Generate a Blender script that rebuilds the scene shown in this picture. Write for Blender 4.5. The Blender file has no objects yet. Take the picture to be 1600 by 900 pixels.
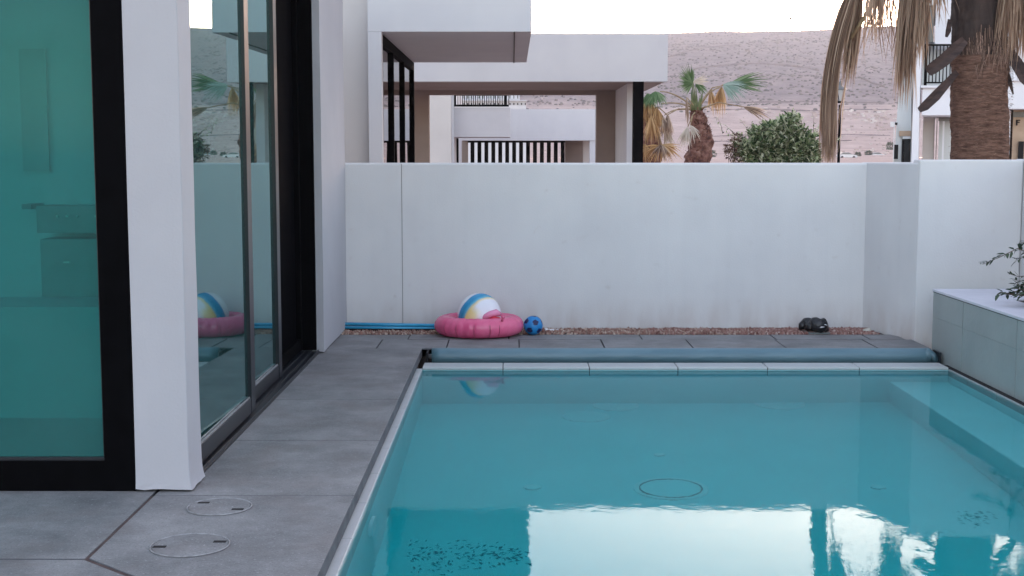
import bpy, math, random
from mathutils import Vector, Matrix, noise
random.seed(7)
PI = math.pi
SC = bpy.context.scene
COL = SC.collection

# ------------------------------------------------------------------ camera
F = 2050.0; PITCH = math.radians(5.9); H = 1.7
cam = bpy.data.cameras.new('camera'); cam.sensor_width = 36; cam.lens = F/1600*36
cam.clip_start = 0.1; cam.clip_end = 6000
co = bpy.data.objects.new('camera', cam); COL.objects.link(co)
co.location = (0, 0, H); co.rotation_euler = (PI/2-PITCH, 0, 0)
SC.camera = co

# ------------------------------------------------------------------ sky, sun, exposure
SUN_EL, SUN_AZ = 3.0, 17.0           # low behind the hill, a little to the right
w = bpy.data.worlds.new('World'); SC.world = w; w.use_nodes = True
nt = w.node_tree; nt.nodes.clear()
sky = nt.nodes.new('ShaderNodeTexSky'); sky.sky_type = 'NISHITA'; sky.sun_disc = False
sky.sun_elevation = math.radians(SUN_EL); sky.sun_rotation = math.radians(SUN_AZ)
sky.air_density = 1.0; sky.dust_density = 1.0; sky.ozone_density = 1.5
mixw = nt.nodes.new('ShaderNodeMix'); mixw.data_type = 'RGBA'; mixw.blend_type = 'MULTIPLY'
mixw.inputs[0].default_value = 1.0
mixw.inputs[7].default_value = (1.0, .91, .97, 1)
bg = nt.nodes.new('ShaderNodeBackground'); bg.inputs[1].default_value = 0.15
out = nt.nodes.new('ShaderNodeOutputWorld')
hsv = nt.nodes.new('ShaderNodeHueSaturation'); hsv.inputs['Saturation'].default_value = .65
nt.links.new(sky.outputs[0], hsv.inputs['Color']); nt.links.new(hsv.outputs[0], mixw.inputs[6]); nt.links.new(mixw.outputs[2], bg.inputs[0])
nt.links.new(bg.outputs[0], out.inputs[0])
sd = bpy.data.lights.new('sun', 'SUN'); sd.energy = 0.01; sd.angle = math.radians(10); sd.color = (1.0, 0.86, 0.74)
so = bpy.data.objects.new('sun', sd); COL.objects.link(so)
_e, _a = math.radians(SUN_EL), math.radians(SUN_AZ)
so.rotation_euler = Vector((math.sin(_a)*math.cos(_e), math.cos(_a)*math.cos(_e), math.sin(_e))).to_track_quat('Z', 'Y').to_euler()
SC.view_settings.view_transform = 'Standard'; SC.view_settings.look = 'None'
SC.view_settings.gamma = 1.0; SC.view_settings.use_curve_mapping = False
SC.view_settings.exposure = 3.42
HAZE = 0.00036
SC.cycles.max_bounces = 14; SC.cycles.transmission_bounces = 12; SC.cycles.transparent_max_bounces = 16

# ------------------------------------------------------------------ helpers
def ray(u, v):
    a = (u-800)/F; b = (450-v)/F
    return Vector((a, math.cos(PITCH)+b*math.sin(PITCH), -math.sin(PITCH)+b*math.cos(PITCH)))
def at(u, v, Y):                      # point of the photo's ray at forward distance Y
    d = ray(u, v); return Vector((0, 0, H)) + d*(Y/d.y)
def gz(u, v, z=0.0):                  # point of the photo's ray at height z
    d = ray(u, v); return Vector((0, 0, H)) + d*((z-H)/d.z)
WZ = -0.10                            # water level
def under(u, v, z):                   # point under water seen along that ray
    p = gz(u, v, WZ); d = ray(u, v).normalized()
    h = math.sqrt(d.x**2+d.y**2); s = h/1.333; c = math.sqrt(1-s*s)
    k = (WZ-z)*s/c/h
    return Vector((p.x+d.x*k, p.y+d.y*k, z))

class MB:
    def __init__(s): s.v = []; s.f = []; s.mi = []; s.smooth = []
    def add(s, vs, fs, mi=0, sm=False):
        n = len(s.v); s.v += [Vector(p) for p in vs]
        for f in fs: s.f.append([n+i for i in f]); s.mi.append(mi); s.smooth.append(sm)
        return s
    def box(s, x0, x1, y0, y1, z0, z1, mi=0):
        vs = [(x, y, z) for z in (z0, z1) for y in (y0, y1) for x in (x0, x1)]
        return s.add(vs, [(0,2,3,1),(4,5,7,6),(0,1,5,4),(1,3,7,5),(3,2,6,7),(2,0,4,6)], mi)
    def prism(s, pts, off, mi=0):     # polygon of 3D points, extruded by off
        n = len(pts); off = Vector(off); a = [Vector(p) for p in pts]
        vs = a+[p+off for p in a]
        fs = [tuple(range(n)), tuple(range(2*n-1, n-1, -1))]
        fs += [(i, i+n, (i+1) % n+n, (i+1) % n) for i in range(n)]
        return s.add(vs, fs, mi)
    def tube(s, pts, rad, n=8, mi=0, cap=True, sm=True):
        pts = [Vector(p) for p in pts]; k = len(pts)
        if not hasattr(rad, '__len__'): rad = [rad]*k
        vs = []; fs = []
        ref = None
        for i, p in enumerate(pts):
            t = (pts[min(i+1, k-1)]-pts[max(i-1, 0)]).normalized()
            if ref is None:
                ref = t.orthogonal().normalized()
            ref = (ref - t*ref.dot(t)).normalized(); b = t.cross(ref)
            for j in range(n):
                a = 2*PI*j/n; vs.append(p+(ref*math.cos(a)+b*math.sin(a))*rad[i])
        for i in range(k-1):
            for j in range(n):
                fs.append((i*n+j, i*n+(j+1) % n, (i+1)*n+(j+1) % n, (i+1)*n+j))
        if cap: fs.append(tuple(range(n-1, -1, -1))); fs.append(tuple(range((k-1)*n, k*n)))
        return s.add(vs, fs, mi, sm)
    def disc(s, c, r, h, n=32, mi=0, ry=None):   # short cylinder, c at bottom
        c = Vector(c); ry = ry or r
        vs = [c+Vector((r*math.cos(2*PI*i/n), ry*math.sin(2*PI*i/n), z)) for z in (0, h) for i in range(n)]
        fs = [tuple(range(n-1, -1, -1)), tuple(range(n, 2*n))]+[(i, (i+1) % n, n+(i+1) % n, n+i) for i in range(n)]
        return s.add(vs, fs, mi)
    def ribbon(s, pts, wid, side, mi=0):
        pts = [Vector(p) for p in pts]; k = len(pts); vs = []
        for i, p in enumerate(pts):
            vs += [p-side*wid[i]/2, p+side*wid[i]/2]
        fs = [(2*i, 2*i+1, 2*i+3, 2*i+2) for i in range(k-1)]
        return s.add(vs, fs, mi, True)
    def build(s, name, mats, parent=None, loc=None, bevel=0.0, weld=False):
        org = Vector(parent['_w']) if parent is not None else Vector(loc or (0, 0, 0))
        me = bpy.data.meshes.new(name)
        me.from_pydata([tuple(v-org) for v in s.v], [], s.f)
        if not isinstance(mats, (list, tuple)): mats = [mats]
        for m in mats: me.materials.append(m)
        me.polygons.foreach_set('material_index', s.mi); me.polygons.foreach_set('use_smooth', s.smooth)
        me.update()
        o = bpy.data.objects.new(name, me); COL.objects.link(o)
        if parent is not None:
            o.parent = parent; o['_w'] = tuple(org)
        else:
            o.location = org; o['_w'] = tuple(org)
        if bevel:
            b = o.modifiers.new('bevel', 'BEVEL'); b.width = bevel; b.segments = 2; b.limit_method = 'ANGLE'
        return o
def tag(o, label, cat, group=None):
    o['label'] = label; o['category'] = cat
    if group: o['group'] = group
    return o
def thing(name, label, cat, loc, group=None):
    o = bpy.data.objects.new(name, None); COL.objects.link(o); o.location = loc; o['_w'] = tuple(loc)
    o.empty_display_size = 0.1
    return tag(o, label, cat, group)
def struct(o, kind='structure'):
    o['kind'] = kind; return o

# ------------------------------------------------------------------ materials
def mat(name, col=(.5,.5,.5), rough=.6, metal=0.0, spec=.5):
    m = bpy.data.materials.new(name); m.use_nodes = True
    b = m.node_tree.nodes['Principled BSDF']
    b.inputs['Base Color'].default_value = (*col, 1); b.inputs['Roughness'].default_value = rough
    b.inputs['Metallic'].default_value = metal; b.inputs['Specular IOR Level'].default_value = spec
    return m
def nodes(m): return m.node_tree.nodes, m.node_tree.links, m.node_tree.nodes['Principled BSDF']
def noisy(m, cols, scale=4, detail=8, stretch=(1,1,1), lo=.3, hi=.7, bump=0.0, bscale=60, bdist=.01, rough=.6, rvar=0):
    N, L, B = nodes(m)
    tc = N.new('ShaderNodeTexCoord'); mp = N.new('ShaderNodeMapping'); mp.inputs['Scale'].default_value = stretch
    L.new(tc.outputs['Object'], mp.inputs[0])
    n = N.new('ShaderNodeTexNoise'); n.inputs['Scale'].default_value = scale; n.inputs['Detail'].default_value = detail
    n.inputs['Roughness'].default_value = rough
    L.new(mp.outputs[0], n.inputs['Vector'])
    r = N.new('ShaderNodeValToRGB'); e = r.color_ramp.elements
    e[0].position = lo; e[0].color = (*cols[0], 1); e[1].position = hi; e[1].color = (*cols[-1], 1)
    for i, c in enumerate(cols[1:-1]):
        x = e.new(lo+(hi-lo)*(i+1)/(len(cols)-1)); x.color = (*c, 1)
    L.new(n.outputs[0], r.inputs[0]); L.new(r.outputs[0], B.inputs['Base Color'])
    if rvar:
        mr = N.new('ShaderNodeMapRange'); mr.inputs[3].default_value = B.inputs['Roughness'].default_value-rvar
        mr.inputs[4].default_value = B.inputs['Roughness'].default_value+rvar
        L.new(n.outputs[0], mr.inputs[0]); L.new(mr.outputs[0], B.inputs['Roughness'])
    if bump:
        n2 = N.new('ShaderNodeTexNoise'); n2.inputs['Scale'].default_value = bscale; n2.inputs['Detail'].default_value = 6
        L.new(mp.outputs[0], n2.inputs['Vector'])
        bp = N.new('ShaderNodeBump'); bp.inputs['Strength'].default_value = bump; bp.inputs['Distance'].default_value = bdist
        L.new(n2.outputs[0], bp.inputs['Height']); L.new(bp.outputs[0], B.inputs['Normal'])
    return m
def mixmul(m, scale, amt, col, stretch=(1,1,1), lo=.5, hi=.62, kind='noise', detail=3):
    """lay a second pattern (stains, specks) over the base colour"""
    N, L, B = nodes(m)
    src = B.inputs['Base Color'].links[0].from_socket if B.inputs['Base Color'].links else None
    tc = N.new('ShaderNodeTexCoord'); mp = N.new('ShaderNodeMapping'); mp.inputs['Scale'].default_value = stretch
    mp.inputs['Location'].default_value = (3.1, 1.7, .4)
    L.new(tc.outputs['Object'], mp.inputs[0])
    if kind == 'noise':
        n = N.new('ShaderNodeTexNoise'); n.inputs['Scale'].default_value = scale; n.inputs['Detail'].default_value = detail
        o = n.outputs[0]
    else:
        n = N.new('ShaderNodeTexVoronoi'); n.inputs['Scale'].default_value = scale; o = n.outputs['Distance']
    L.new(mp.outputs[0], n.inputs['Vector'])
    mr = N.new('ShaderNodeMapRange'); mr.inputs[1].default_value = lo; mr.inputs[2].default_value = hi
    mr.inputs[3].default_value = 0; mr.inputs[4].default_value = amt
    L.new(o, mr.inputs[0])
    mx = N.new('ShaderNodeMix'); mx.data_type = 'RGBA'
    L.new(mr.outputs[0], mx.inputs[0])
    if src: L.new(src, mx.inputs[6])
    else: mx.inputs[6].default_value = B.inputs['Base Color'].default_value
    mx.inputs[7].default_value = (*col, 1)
    L.new(mx.outputs[2], B.inputs['Base Color'])
    return m

def stucco(name, a, b, bump=.35):
    m = noisy(mat(name, a, .85, spec=.25), (a, b), scale=1.1, detail=9, bump=bump, bscale=70, bdist=.004)
    mixmul(m, 1.2, .2, tuple(c*.82 for c in a), stretch=(1.6, 1.6, .35), lo=.5, hi=.8)
    return m
M = {}
M['stucco'] = stucco('garden_wall_stucco', (.60, .60, .61), (.68, .68, .68))
# rust-coloured splash marks low on the wall
mixmul(M['stucco'], 14, .3, (.42, .36, .33), lo=.66, hi=.8)
def base_dirt(m, col, z0, z1, amt, stretch=(3, 3, 1), side=None):
    N, L, B = nodes(m); src = B.inputs['Base Color'].links[0].from_socket
    tc = N.new('ShaderNodeTexCoord'); sx = N.new('ShaderNodeSeparateXYZ'); L.new(tc.outputs['Object'], sx.inputs[0])
    mp = N.new('ShaderNodeMapping'); mp.inputs['Scale'].default_value = stretch; L.new(tc.outputs['Object'], mp.inputs[0])
    n = N.new('ShaderNodeTexNoise'); n.inputs['Scale'].default_value = 2.2; n.inputs['Detail'].default_value = 8; L.new(mp.outputs[0], n.inputs['Vector'])
    mr = N.new('ShaderNodeMapRange'); mr.inputs[1].default_value = z1; mr.inputs[2].default_value = z0; mr.inputs[3].default_value = 0; mr.inputs[4].default_value = 1
    L.new(sx.outputs['Z'], mr.inputs[0])
    m2 = N.new('ShaderNodeMapRange'); m2.inputs[1].default_value = .35; m2.inputs[2].default_value = .7; m2.inputs[4].default_value = amt; L.new(n.outputs[0], m2.inputs[0])
    mu = N.new('ShaderNodeMath'); mu.operation = 'MULTIPLY'; L.new(mr.outputs[0], mu.inputs[0]); L.new(m2.outputs[0], mu.inputs[1])
    mx = N.new('ShaderNodeMix'); mx.data_type = 'RGBA'; L.new(mu.outputs[0], mx.inputs[0]); L.new(src, mx.inputs[6]); mx.inputs[7].default_value = (*col, 1); L.new(mx.outputs[2], B.inputs['Base Color'])
base_dirt(M['stucco'], (.40, .31, .27), .3, .62, .5)
mixmul(M['stucco'], 3.0, .07, (.47, .48, .50), stretch=(5, 5, .12), lo=.52, hi=.72, detail=5)      # thin rain streaks
mixmul(M['stucco'], .7, .15, (.55, .53, .54), lo=.45, hi=.6, detail=10)
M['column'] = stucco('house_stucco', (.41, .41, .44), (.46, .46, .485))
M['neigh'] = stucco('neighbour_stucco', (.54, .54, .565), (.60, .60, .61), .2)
M['neigh_beige'] = stucco('neighbour_beige_stucco', (.55, .52, .50), (.60, .57, .55), .2)
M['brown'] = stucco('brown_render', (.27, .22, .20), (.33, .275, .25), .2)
M['grey_panel'] = stucco('grey_render', (.46, .45, .47), (.52, .51, .53), .2)
M['far_white'] = stucco('far_white_render', (.60, .60, .63), (.66, .66, .68), .1)
M['black_metal'] = noisy(mat('black_painted_metal', (.006,.006,.008), .7, spec=.03), ((.0015,.0015,.002), (.003,.003,.004)), scale=9)
M['frame_metal'] = noisy(mat('anthracite_frame_metal', (.03,.035,.045), .34, 0, .5), ((.008,.010,.014), (.016,.020,.026)), scale=6, stretch=(1,1,.2))
M['deck'] = noisy(mat('dark_concrete_paver', (.13,.13,.14), .72, spec=.35), ((.145,.145,.148), (.208,.207,.208), (.285,.28,.28)), scale=2.3, detail=14, rough=.72, lo=.34, hi=.66, bump=.9, bscale=75, bdist=.005, rvar=.12)
mixmul(M['deck'], 110, .7, (.08,.08,.085), lo=.56, hi=.75, detail=2)
mixmul(M['deck'], 26, .3, (.31,.31,.32), lo=.60, hi=.75, detail=6)
mixmul(M['deck'], 70, .7, (.38,.38,.39), lo=.62, hi=.74, detail=2)
mixmul(M['deck'], 3.2, .45, (.165,.145,.14), lo=.52, hi=.7)
M['deck_edge'] = noisy(mat('paver_edge_concrete', (.11,.11,.12), .8), ((.075,.075,.085), (.14,.14,.15)), scale=8, detail=10, bump=.6, bscale=40)
M['joint'] = noisy(mat('dark_joint_sand', (.03,.026,.026), .95), ((.02,.018,.018), (.06,.045,.04)), scale=20)
M['brown_joint'] = noisy(mat('rusty_brown_joint', (.08,.05,.045), .9), ((.05,.03,.028), (.12,.08,.07)), scale=12)
M['cover_ring'] = noisy(mat('pale_worn_steel', (.33,.33,.34), .5, .4), ((.22,.22,.23), (.4,.4,.41)), scale=20)
M['rim'] = noisy(mat('worn_cover_rim', (.24,.24,.25), .6), ((.16,.16,.165), (.42,.42,.43)), scale=18)
M['hole'] = mat('black_hole', (.004,.004,.005), .9)
M['plaster'] = noisy(mat('pool_plaster', (.55,.68,.70), .6), ((.64,.86,.87), (.70,.91,.92)), scale=1.4, detail=6)
M['pale_tile'] = noisy(mat('pale_coping_tile', (.55,.56,.60), .35), ((.46,.48,.475), (.54,.555,.55)), scale=3, detail=8, bump=.15, bscale=30)
M['waterline'] = noisy(mat('aqua_waterline_tile', (.3,.5,.52), .4), ((.30,.54,.56), (.38,.62,.64)), scale=4, detail=8)
mixmul(M['waterline'], 30, .5, (.2,.28,.27), lo=.6, hi=.75)
M['grout'] = mat('grey_brown_grout', (.10,.09,.085), .9)
M['planter'] = noisy(mat('planter_tile', (.33,.345,.34), .45), ((.27,.315,.315), (.33,.375,.37)), scale=2.2, detail=9, bump=.2, bscale=30)
M['planter_joint'] = noisy(mat('planter_joint', (.2,.21,.2), .8), ((.235,.275,.275), (.285,.325,.32)), scale=9)
M['planter_top'] = noisy(mat('planter_top_slab', (.62,.62,.68), .5), ((.56,.56,.62), (.66,.66,.72)), scale=5, detail=9, bump=.2, bscale=60)
M['soil'] = noisy(mat('dark_soil', (.05,.04,.03), .95), ((.03,.022,.018), (.08,.06,.045)), scale=30, bump=.8, bscale=80)
M['cover'] = noisy(mat('blue_grey_pool_cover', (.13,.22,.30), .38), ((.085,.17,.21), (.14,.24,.285)), scale=3, stretch=(.6,3,3), bump=.5, bscale=9, bdist=.01)
M['bluepole'] = noisy(mat('blue_anodised_pole', (.03,.28,.6), .3), ((.02,.26,.46), (.04,.36,.58)), scale=5)
M['pink'] = noisy(mat('glossy_pink_vinyl', (.72,.10,.22), .22), ((.66,.075,.20), (.78,.16,.30)), scale=4, bump=.25, bscale=7, bdist=.02)
M['football_blue'] = noisy(mat('blue_football_skin', (.015,.22,.55), .4), ((.012,.19,.50), (.02,.26,.60)), scale=10)
M['football_navy'] = noisy(mat('navy_football_patch', (.008,.02,.10), .45), ((.002,.006,.06), (.004,.012,.09)), scale=10)
M['white_plastic'] = noisy(mat('white_plastic', (.7,.7,.7), .4), ((.62,.62,.63), (.74,.74,.74)), scale=8)
M['black_rubber'] = noisy(mat('black_crumpled_rubber', (.008,.008,.01), .28), ((.005,.005,.007), (.02,.02,.024)), scale=25, bump=.8, bscale=20, bdist=.02)
M['stone'] = noisy(mat('pale_stone', (.5,.48,.42), .85), ((.4,.38,.32), (.58,.56,.5)), scale=20, bump=.5)
M['ground'] = noisy(mat('desert_ground', (.45,.33,.29), .95, spec=.1), ((.36,.26,.235), (.5,.37,.33)), scale=.6, detail=10)
M['kerb_paving'] = noisy(mat('pale_street_paving', (.36,.33,.32), .9), ((.3,.28,.27), (.42,.39,.37)), scale=1)
M['palm_bark'] = None

# gravel stones with per-stone colour
def random_mat(name, stops, rough=.85, trans=0):
    m = mat(name, stops[0][1], rough, spec=.2); N, L, B = nodes(m)
    g = N.new('ShaderNodeNewGeometry'); r = N.new('ShaderNodeValToRGB'); r.color_ramp.interpolation = 'LINEAR'
    e = r.color_ramp.elements; e[0].position = stops[0][0]; e[0].color = (*stops[0][1], 1)
    e[1].position = stops[-1][0]; e[1].color = (*stops[-1][1], 1)
    for p, c in stops[1:-1]: x = e.new(p); x.color = (*c, 1)
    L.new(g.outputs['Random Per Island'], r.inputs[0]); L.new(r.outputs[0], B.inputs['Base Color'])
    if trans:
        t = N.new('ShaderNodeBsdfTranslucent'); L.new(r.outputs[0], t.inputs[0])
        mx = N.new('ShaderNodeMixShader'); mx.inputs[0].default_value = trans
        o = N['Material Output']; L.new(B.outputs[0], mx.inputs[1]); L.new(t.outputs[0], mx.inputs[2]); L.new(mx.outputs[0], o.inputs[0])
    return m
M['gravel'] = random_mat('mixed_gravel', [(0,(.16,.075,.06)), (.3,(.34,.19,.15)), (.55,(.22,.13,.11)), (.8,(.42,.31,.25)), (1,(.55,.45,.38))])
M['gravel_red'] = random_mat('red_gravel', [(0,(.14,.065,.055)), (.4,(.27,.14,.12)), (.8,(.34,.21,.18)), (1,(.48,.38,.34))])
M['dead_leaf'] = random_mat('dry_palm_leaf', [(0,(.14,.09,.065)), (.3,(.30,.205,.15)), (.7,(.46,.335,.25)), (1,(.64,.50,.38))], trans=.4)
M['dead_yellow'] = random_mat('straw_palm_leaf', [(0,(.30,.16,.07)), (.4,(.55,.34,.16)), (.8,(.70,.48,.25)), (1,(.78,.60,.38))], trans=.4)
M['pale_leaf'] = random_mat('bleached_palm_leaf', [(0,(.45,.38,.31)), (1,(.70,.62,.52))], trans=.2)
M['green_leaf'] = random_mat('green_palm_leaf', [(0,(.06,.11,.045)), (.6,(.10,.175,.07)), (1,(.21,.28,.15))], .5, trans=.2)
M['petiole'] = noisy(mat('palm_leaf_stalk', (.28,.2,.11), .6), ((.22,.14,.08), (.38,.3,.17)), scale=6)
M['petiole_green'] = noisy(mat('green_leaf_stalk', (.12,.16,.07), .6), ((.08,.12,.05), (.2,.22,.1)), scale=6)
M['shrub_leaf'] = random_mat('shrub_leaf', [(0,(.04,.08,.035)), (.3,(.10,.16,.07)), (.5,(.26,.34,.16)), (.7,(.52,.57,.36)), (1,(.75,.76,.6))], .55, trans=.4)
M['dark_leaf'] = random_mat('dark_plant_leaf', [(0,(.012,.028,.014)), (.6,(.03,.055,.03)), (1,(.08,.11,.07))], .4, trans=.1)
M['twig'] = noisy(mat('brown_twig', (.12,.08,.06), .8), ((.08,.05,.04), (.18,.13,.1)), scale=20)
M['boot'] = noisy(mat('dry_leaf_base', (.10,.07,.06), .8), ((.016,.010,.010), (.075,.046,.04)), scale=5, stretch=(1,1,4), bump=.5)
def bark(name, a, b, ring, rs):
    m = noisy(mat(name, a, .95, spec=.1), (a, b), scale=7, detail=12, stretch=(1.2,1.2,5), lo=.32, hi=.7, bump=1.0, bscale=16, bdist=.03, rough=.75)
    mixmul(m, rs, .45, ring, stretch=(.6,.6,4.5), lo=.5, hi=.62, detail=6)
    return m
M['bark'] = bark('fibrous_palm_bark', (.075,.042,.032), (.27,.165,.125), (.045,.024,.02), 9)
M['bark_dark'] = noisy(mat('dark_palm_sheath', (.05,.036,.033), .9), ((.018,.012,.011), (.062,.042,.036)), scale=4, detail=12, stretch=(2,2,.7), bump=.8, bscale=12, bdist=.02)
M['bark_red'] = noisy(mat('reddish_palm_bark', (.14,.06,.045), .95), ((.06,.026,.022), (.20,.09,.068), (.30,.17,.13)), scale=7, detail=8, bump=.8, bscale=10, bdist=.04)

def glass(name, tint, ior=1.55, refl=(1,1,1), rmul=1.0, brighten_mix=0):
    m = bpy.data.materials.new(name); m.use_nodes = True; N = m.node_tree.nodes; L = m.node_tree.links; N.clear()
    o = N.new('ShaderNodeOutputMaterial'); t = N.new('ShaderNodeBsdfTransparent'); g = N.new('ShaderNodeBsdfGlossy')
    g.inputs['Roughness'].default_value = 0.0; g.inputs[0].default_value = (*refl, 1)
    t.inputs[0].default_value = (*tint, 1); f = N.new('ShaderNodeFresnel'); f.inputs[0].default_value = ior
    mu = N.new('ShaderNodeMath'); mu.operation = 'MULTIPLY'; mu.inputs[1].default_value = rmul; mu.use_clamp = True
    # slight waviness of float glass
    tc = N.new('ShaderNodeTexCoord'); n = N.new('ShaderNodeTexNoise'); n.inputs['Scale'].default_value = .9; n.inputs['Detail'].default_value = 1
    b = N.new('ShaderNodeBump'); b.inputs['Strength'].default_value = .15; b.inputs['Distance'].default_value = .003
    L.new(tc.outputs['Object'], n.inputs['Vector']); L.new(n.outputs[0], b.inputs['Height']); L.new(b.outputs[0], g.inputs['Normal'])
    x = N.new('ShaderNodeMixShader'); L.new(f.outputs[0], mu.inputs[0]); L.new(mu.outputs[0], x.inputs[0])
    L.new(t.outputs[0], x.inputs[1]); L.new(g.outputs[0], x.inputs[2]); L.new(x.outputs[0], o.inputs[0])
    if brighten_mix:      # uneven teal diffuse layer mixed in to brighten the pane
        df = N.new('ShaderNodeBsdfDiffuse'); df.inputs[0].default_value = (.30,.62,.62,1); nf = N.new('ShaderNodeTexNoise'); nf.inputs['Scale'].default_value = 1.3; nf.inputs['Detail'].default_value = 8
        L.new(tc.outputs['Object'], nf.inputs['Vector']); mf = N.new('ShaderNodeMapRange'); mf.inputs[1].default_value = .3; mf.inputs[2].default_value = .7; mf.inputs[3].default_value = brighten_mix*.6; mf.inputs[4].default_value = brighten_mix*1.3
        L.new(nf.outputs[0], mf.inputs[0]); y = N.new('ShaderNodeMixShader'); L.new(mf.outputs[0], y.inputs[0]); L.new(x.outputs[0], y.inputs[1]); L.new(df.outputs[0], y.inputs[2]); L.new(y.outputs[0], o.inputs[0])
    return m
M['teal_glass'] = glass('teal_tinted_glass', (.33,.70,.67), 1.45, (.4,.9,1), .3, brighten_mix=.07)
M['door_glass'] = glass('sliding_door_glass', (.70,.88,.87), 1.95, (.70,1,1), 1.3, brighten_mix=.03)
M['far_glass'] = glass('neighbour_window_glass', (.4,.5,.5), 1.6)

# water
WREFL = .70
m = bpy.data.materials.new('pool_water'); m.use_nodes = True; N = m.node_tree.nodes; L = m.node_tree.links
N.remove(N['Principled BSDF']); B = N.new('ShaderNodeBsdfRefraction'); B.inputs['Roughness'].default_value = 0; B.inputs['IOR'].default_value = 1.333
GL = N.new('ShaderNodeBsdfGlossy'); GL.inputs['Roughness'].default_value = 0; GL.inputs[0].default_value = (.78,.94,1,1)
fz = N.new('ShaderNodeFresnel'); fz.inputs[0].default_value = 1.333; ge = N.new('ShaderNodeNewGeometry')
k1 = N.new('ShaderNodeMapRange'); k1.inputs[3].default_value = WREFL; k1.inputs[4].default_value = 1.0; L.new(ge.outputs['Backfacing'], k1.inputs[0])
k2 = N.new('ShaderNodeMath'); k2.operation = 'MULTIPLY'; L.new(fz.outputs[0], k2.inputs[0]); L.new(k1.outputs[0], k2.inputs[1])
ms = N.new('ShaderNodeMixShader'); L.new(k2.outputs[0], ms.inputs[0]); L.new(B.outputs[0], ms.inputs[1]); L.new(GL.outputs[0], ms.inputs[2]); L.new(ms.outputs[0], N['Material Output'].inputs['Surface'])
va = N.new('ShaderNodeVolumeAbsorption'); va.inputs[0].default_value = (.0,.875,.88,1); va.inputs[1].default_value = 1.05
L.new(va.outputs[0], N['Material Output'].inputs['Volume'])
tc = N.new('ShaderNodeTexCoord'); mp = N.new('ShaderNodeMapping'); mp.inputs['Scale'].default_value = (1, .8, 1)
L.new(tc.outputs['Object'], mp.inputs[0])
n1 = N.new('ShaderNodeTexNoise'); n1.inputs['Scale'].default_value = 5; n1.inputs['Detail'].default_value = 4; n1.inputs['Roughness'].default_value = .55
L.new(mp.outputs[0], n1.inputs['Vector'])
bp = N.new('ShaderNodeBump'); bp.inputs['Strength'].default_value = 1.0; bp.inputs['Distance'].default_value = .0011
n2 = N.new('ShaderNodeTexNoise'); n2.inputs['Scale'].default_value = 26; n2.inputs['Detail'].default_value = 2; L.new(mp.outputs[0], n2.inputs['Vector'])
n3 = N.new('ShaderNodeTexNoise'); n3.inputs['Scale'].default_value = 1.1; n3.inputs['Detail'].default_value = 1; L.new(mp.outputs[0], n3.inputs['Vector'])
n4 = N.new('ShaderNodeMapRange'); n4.inputs[1].default_value = .42; n4.inputs[2].default_value = .62; n4.inputs[4].default_value = .22; L.new(n3.outputs[0], n4.inputs[0])
n5 = N.new('ShaderNodeMath'); n5.operation = 'MULTIPLY_ADD'; L.new(n2.outputs[0], n5.inputs[0]); L.new(n4.outputs[0], n5.inputs[1]); L.new(n1.outputs[0], n5.inputs[2])
L.new(n5.outputs[0], bp.inputs['Height']); L.new(bp.outputs[0], B.inputs['Normal']); L.new(bp.outputs[0], GL.inputs['Normal']); L.new(bp.outputs[0], fz.inputs['Normal'])
M['water'] = m

# ------------------------------------------------------------------ terrain
def smooth(a, b, x):
    t = min(1, max(0, (x-a)/(b-a))); return t*t*(3-2*t)
def lerp(a, b, t): return a+(b-a)*t
PROF = [(0,-.3),(100,-.3),(200,0.0),(300,.4),(420,3),(520,10),(600,22),(760,42),(1000,72),(1400,117),(1500,118),(1700,105),(2600,50)]
def hgt(x, y):
    r = y
    z = PROF[-1][1]
    for (a, za), (b, zb) in zip(PROF, PROF[1:]):
        if a <= r <= b: z = lerp(za, zb, (r-a)/(b-a)); break
    if r < 0: z = -.3
    k = smooth(300, 700, r)
    z += k*(noise.fractal(Vector((x/260, y/200, 0)), 1, 2, 5)*6 + noise.noise(Vector((x/900+3, 0, 0)))*6*smooth(700,1400,r))
    z += smooth(140, 320, r)*(1-k)*noise.fractal(Vector((x/60, y/25, 1)), 1, 2, 4)*.35
    # gentle rise to the right
    z += smooth(800, 1400, r)*min(x, 420)*.034
    return z
ys = [300]+[300+i*9 for i in range(1, 43)]+[690+i*16 for i in range(0, 52)]+[1560, 1700, 2000, 2600]
def grid(mb, ys, xr, nx, f):
    vs = []; fs = []
    for y in ys:
        for i in range(nx+1):
            x = xr(y)*(-1+2*i/nx)+.0; vs.append((x, y, f(x, y)))
    for j in range(len(ys)-1):
        for i in range(nx):
            a = j*(nx+1)+i; fs.append((a, a+1, a+nx+2, a+nx+1))
    mb.add(vs, fs, 0, True)
xr = lambda y: 60+max(0, y)*.9+ (400 if y > 1500 else 0)
hm = mat('desert_hillside', (.3,.2,.2), .95, spec=.1); N, L, B = nodes(hm)
tc = N.new('ShaderNodeTexCoord'); sx = N.new('ShaderNodeSeparateXYZ'); L.new(tc.outputs['Object'], sx.inputs[0])
nz = N.new('ShaderNodeTexNoise'); nz.inputs['Scale'].default_value = .02; nz.inputs['Detail'].default_value = 8; L.new(tc.outputs['Object'], nz.inputs['Vector'])
ad = N.new('ShaderNodeMath'); ad.operation = 'MULTIPLY_ADD'; ad.inputs[1].default_value = 90; L.new(nz.outputs[0], ad.inputs[0]); L.new(sx.outputs['Y'], ad.inputs[2])
mr = N.new('ShaderNodeMapRange'); mr.inputs[1].default_value = 560+45; mr.inputs[2].default_value = 680+45; L.new(ad.outputs[0], mr.inputs[0])
nc = N.new('ShaderNodeTexNoise'); nc.inputs['Scale'].default_value = .09; nc.inputs['Detail'].default_value = 10; L.new(tc.outputs['Object'], nc.inputs['Vector'])
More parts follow.
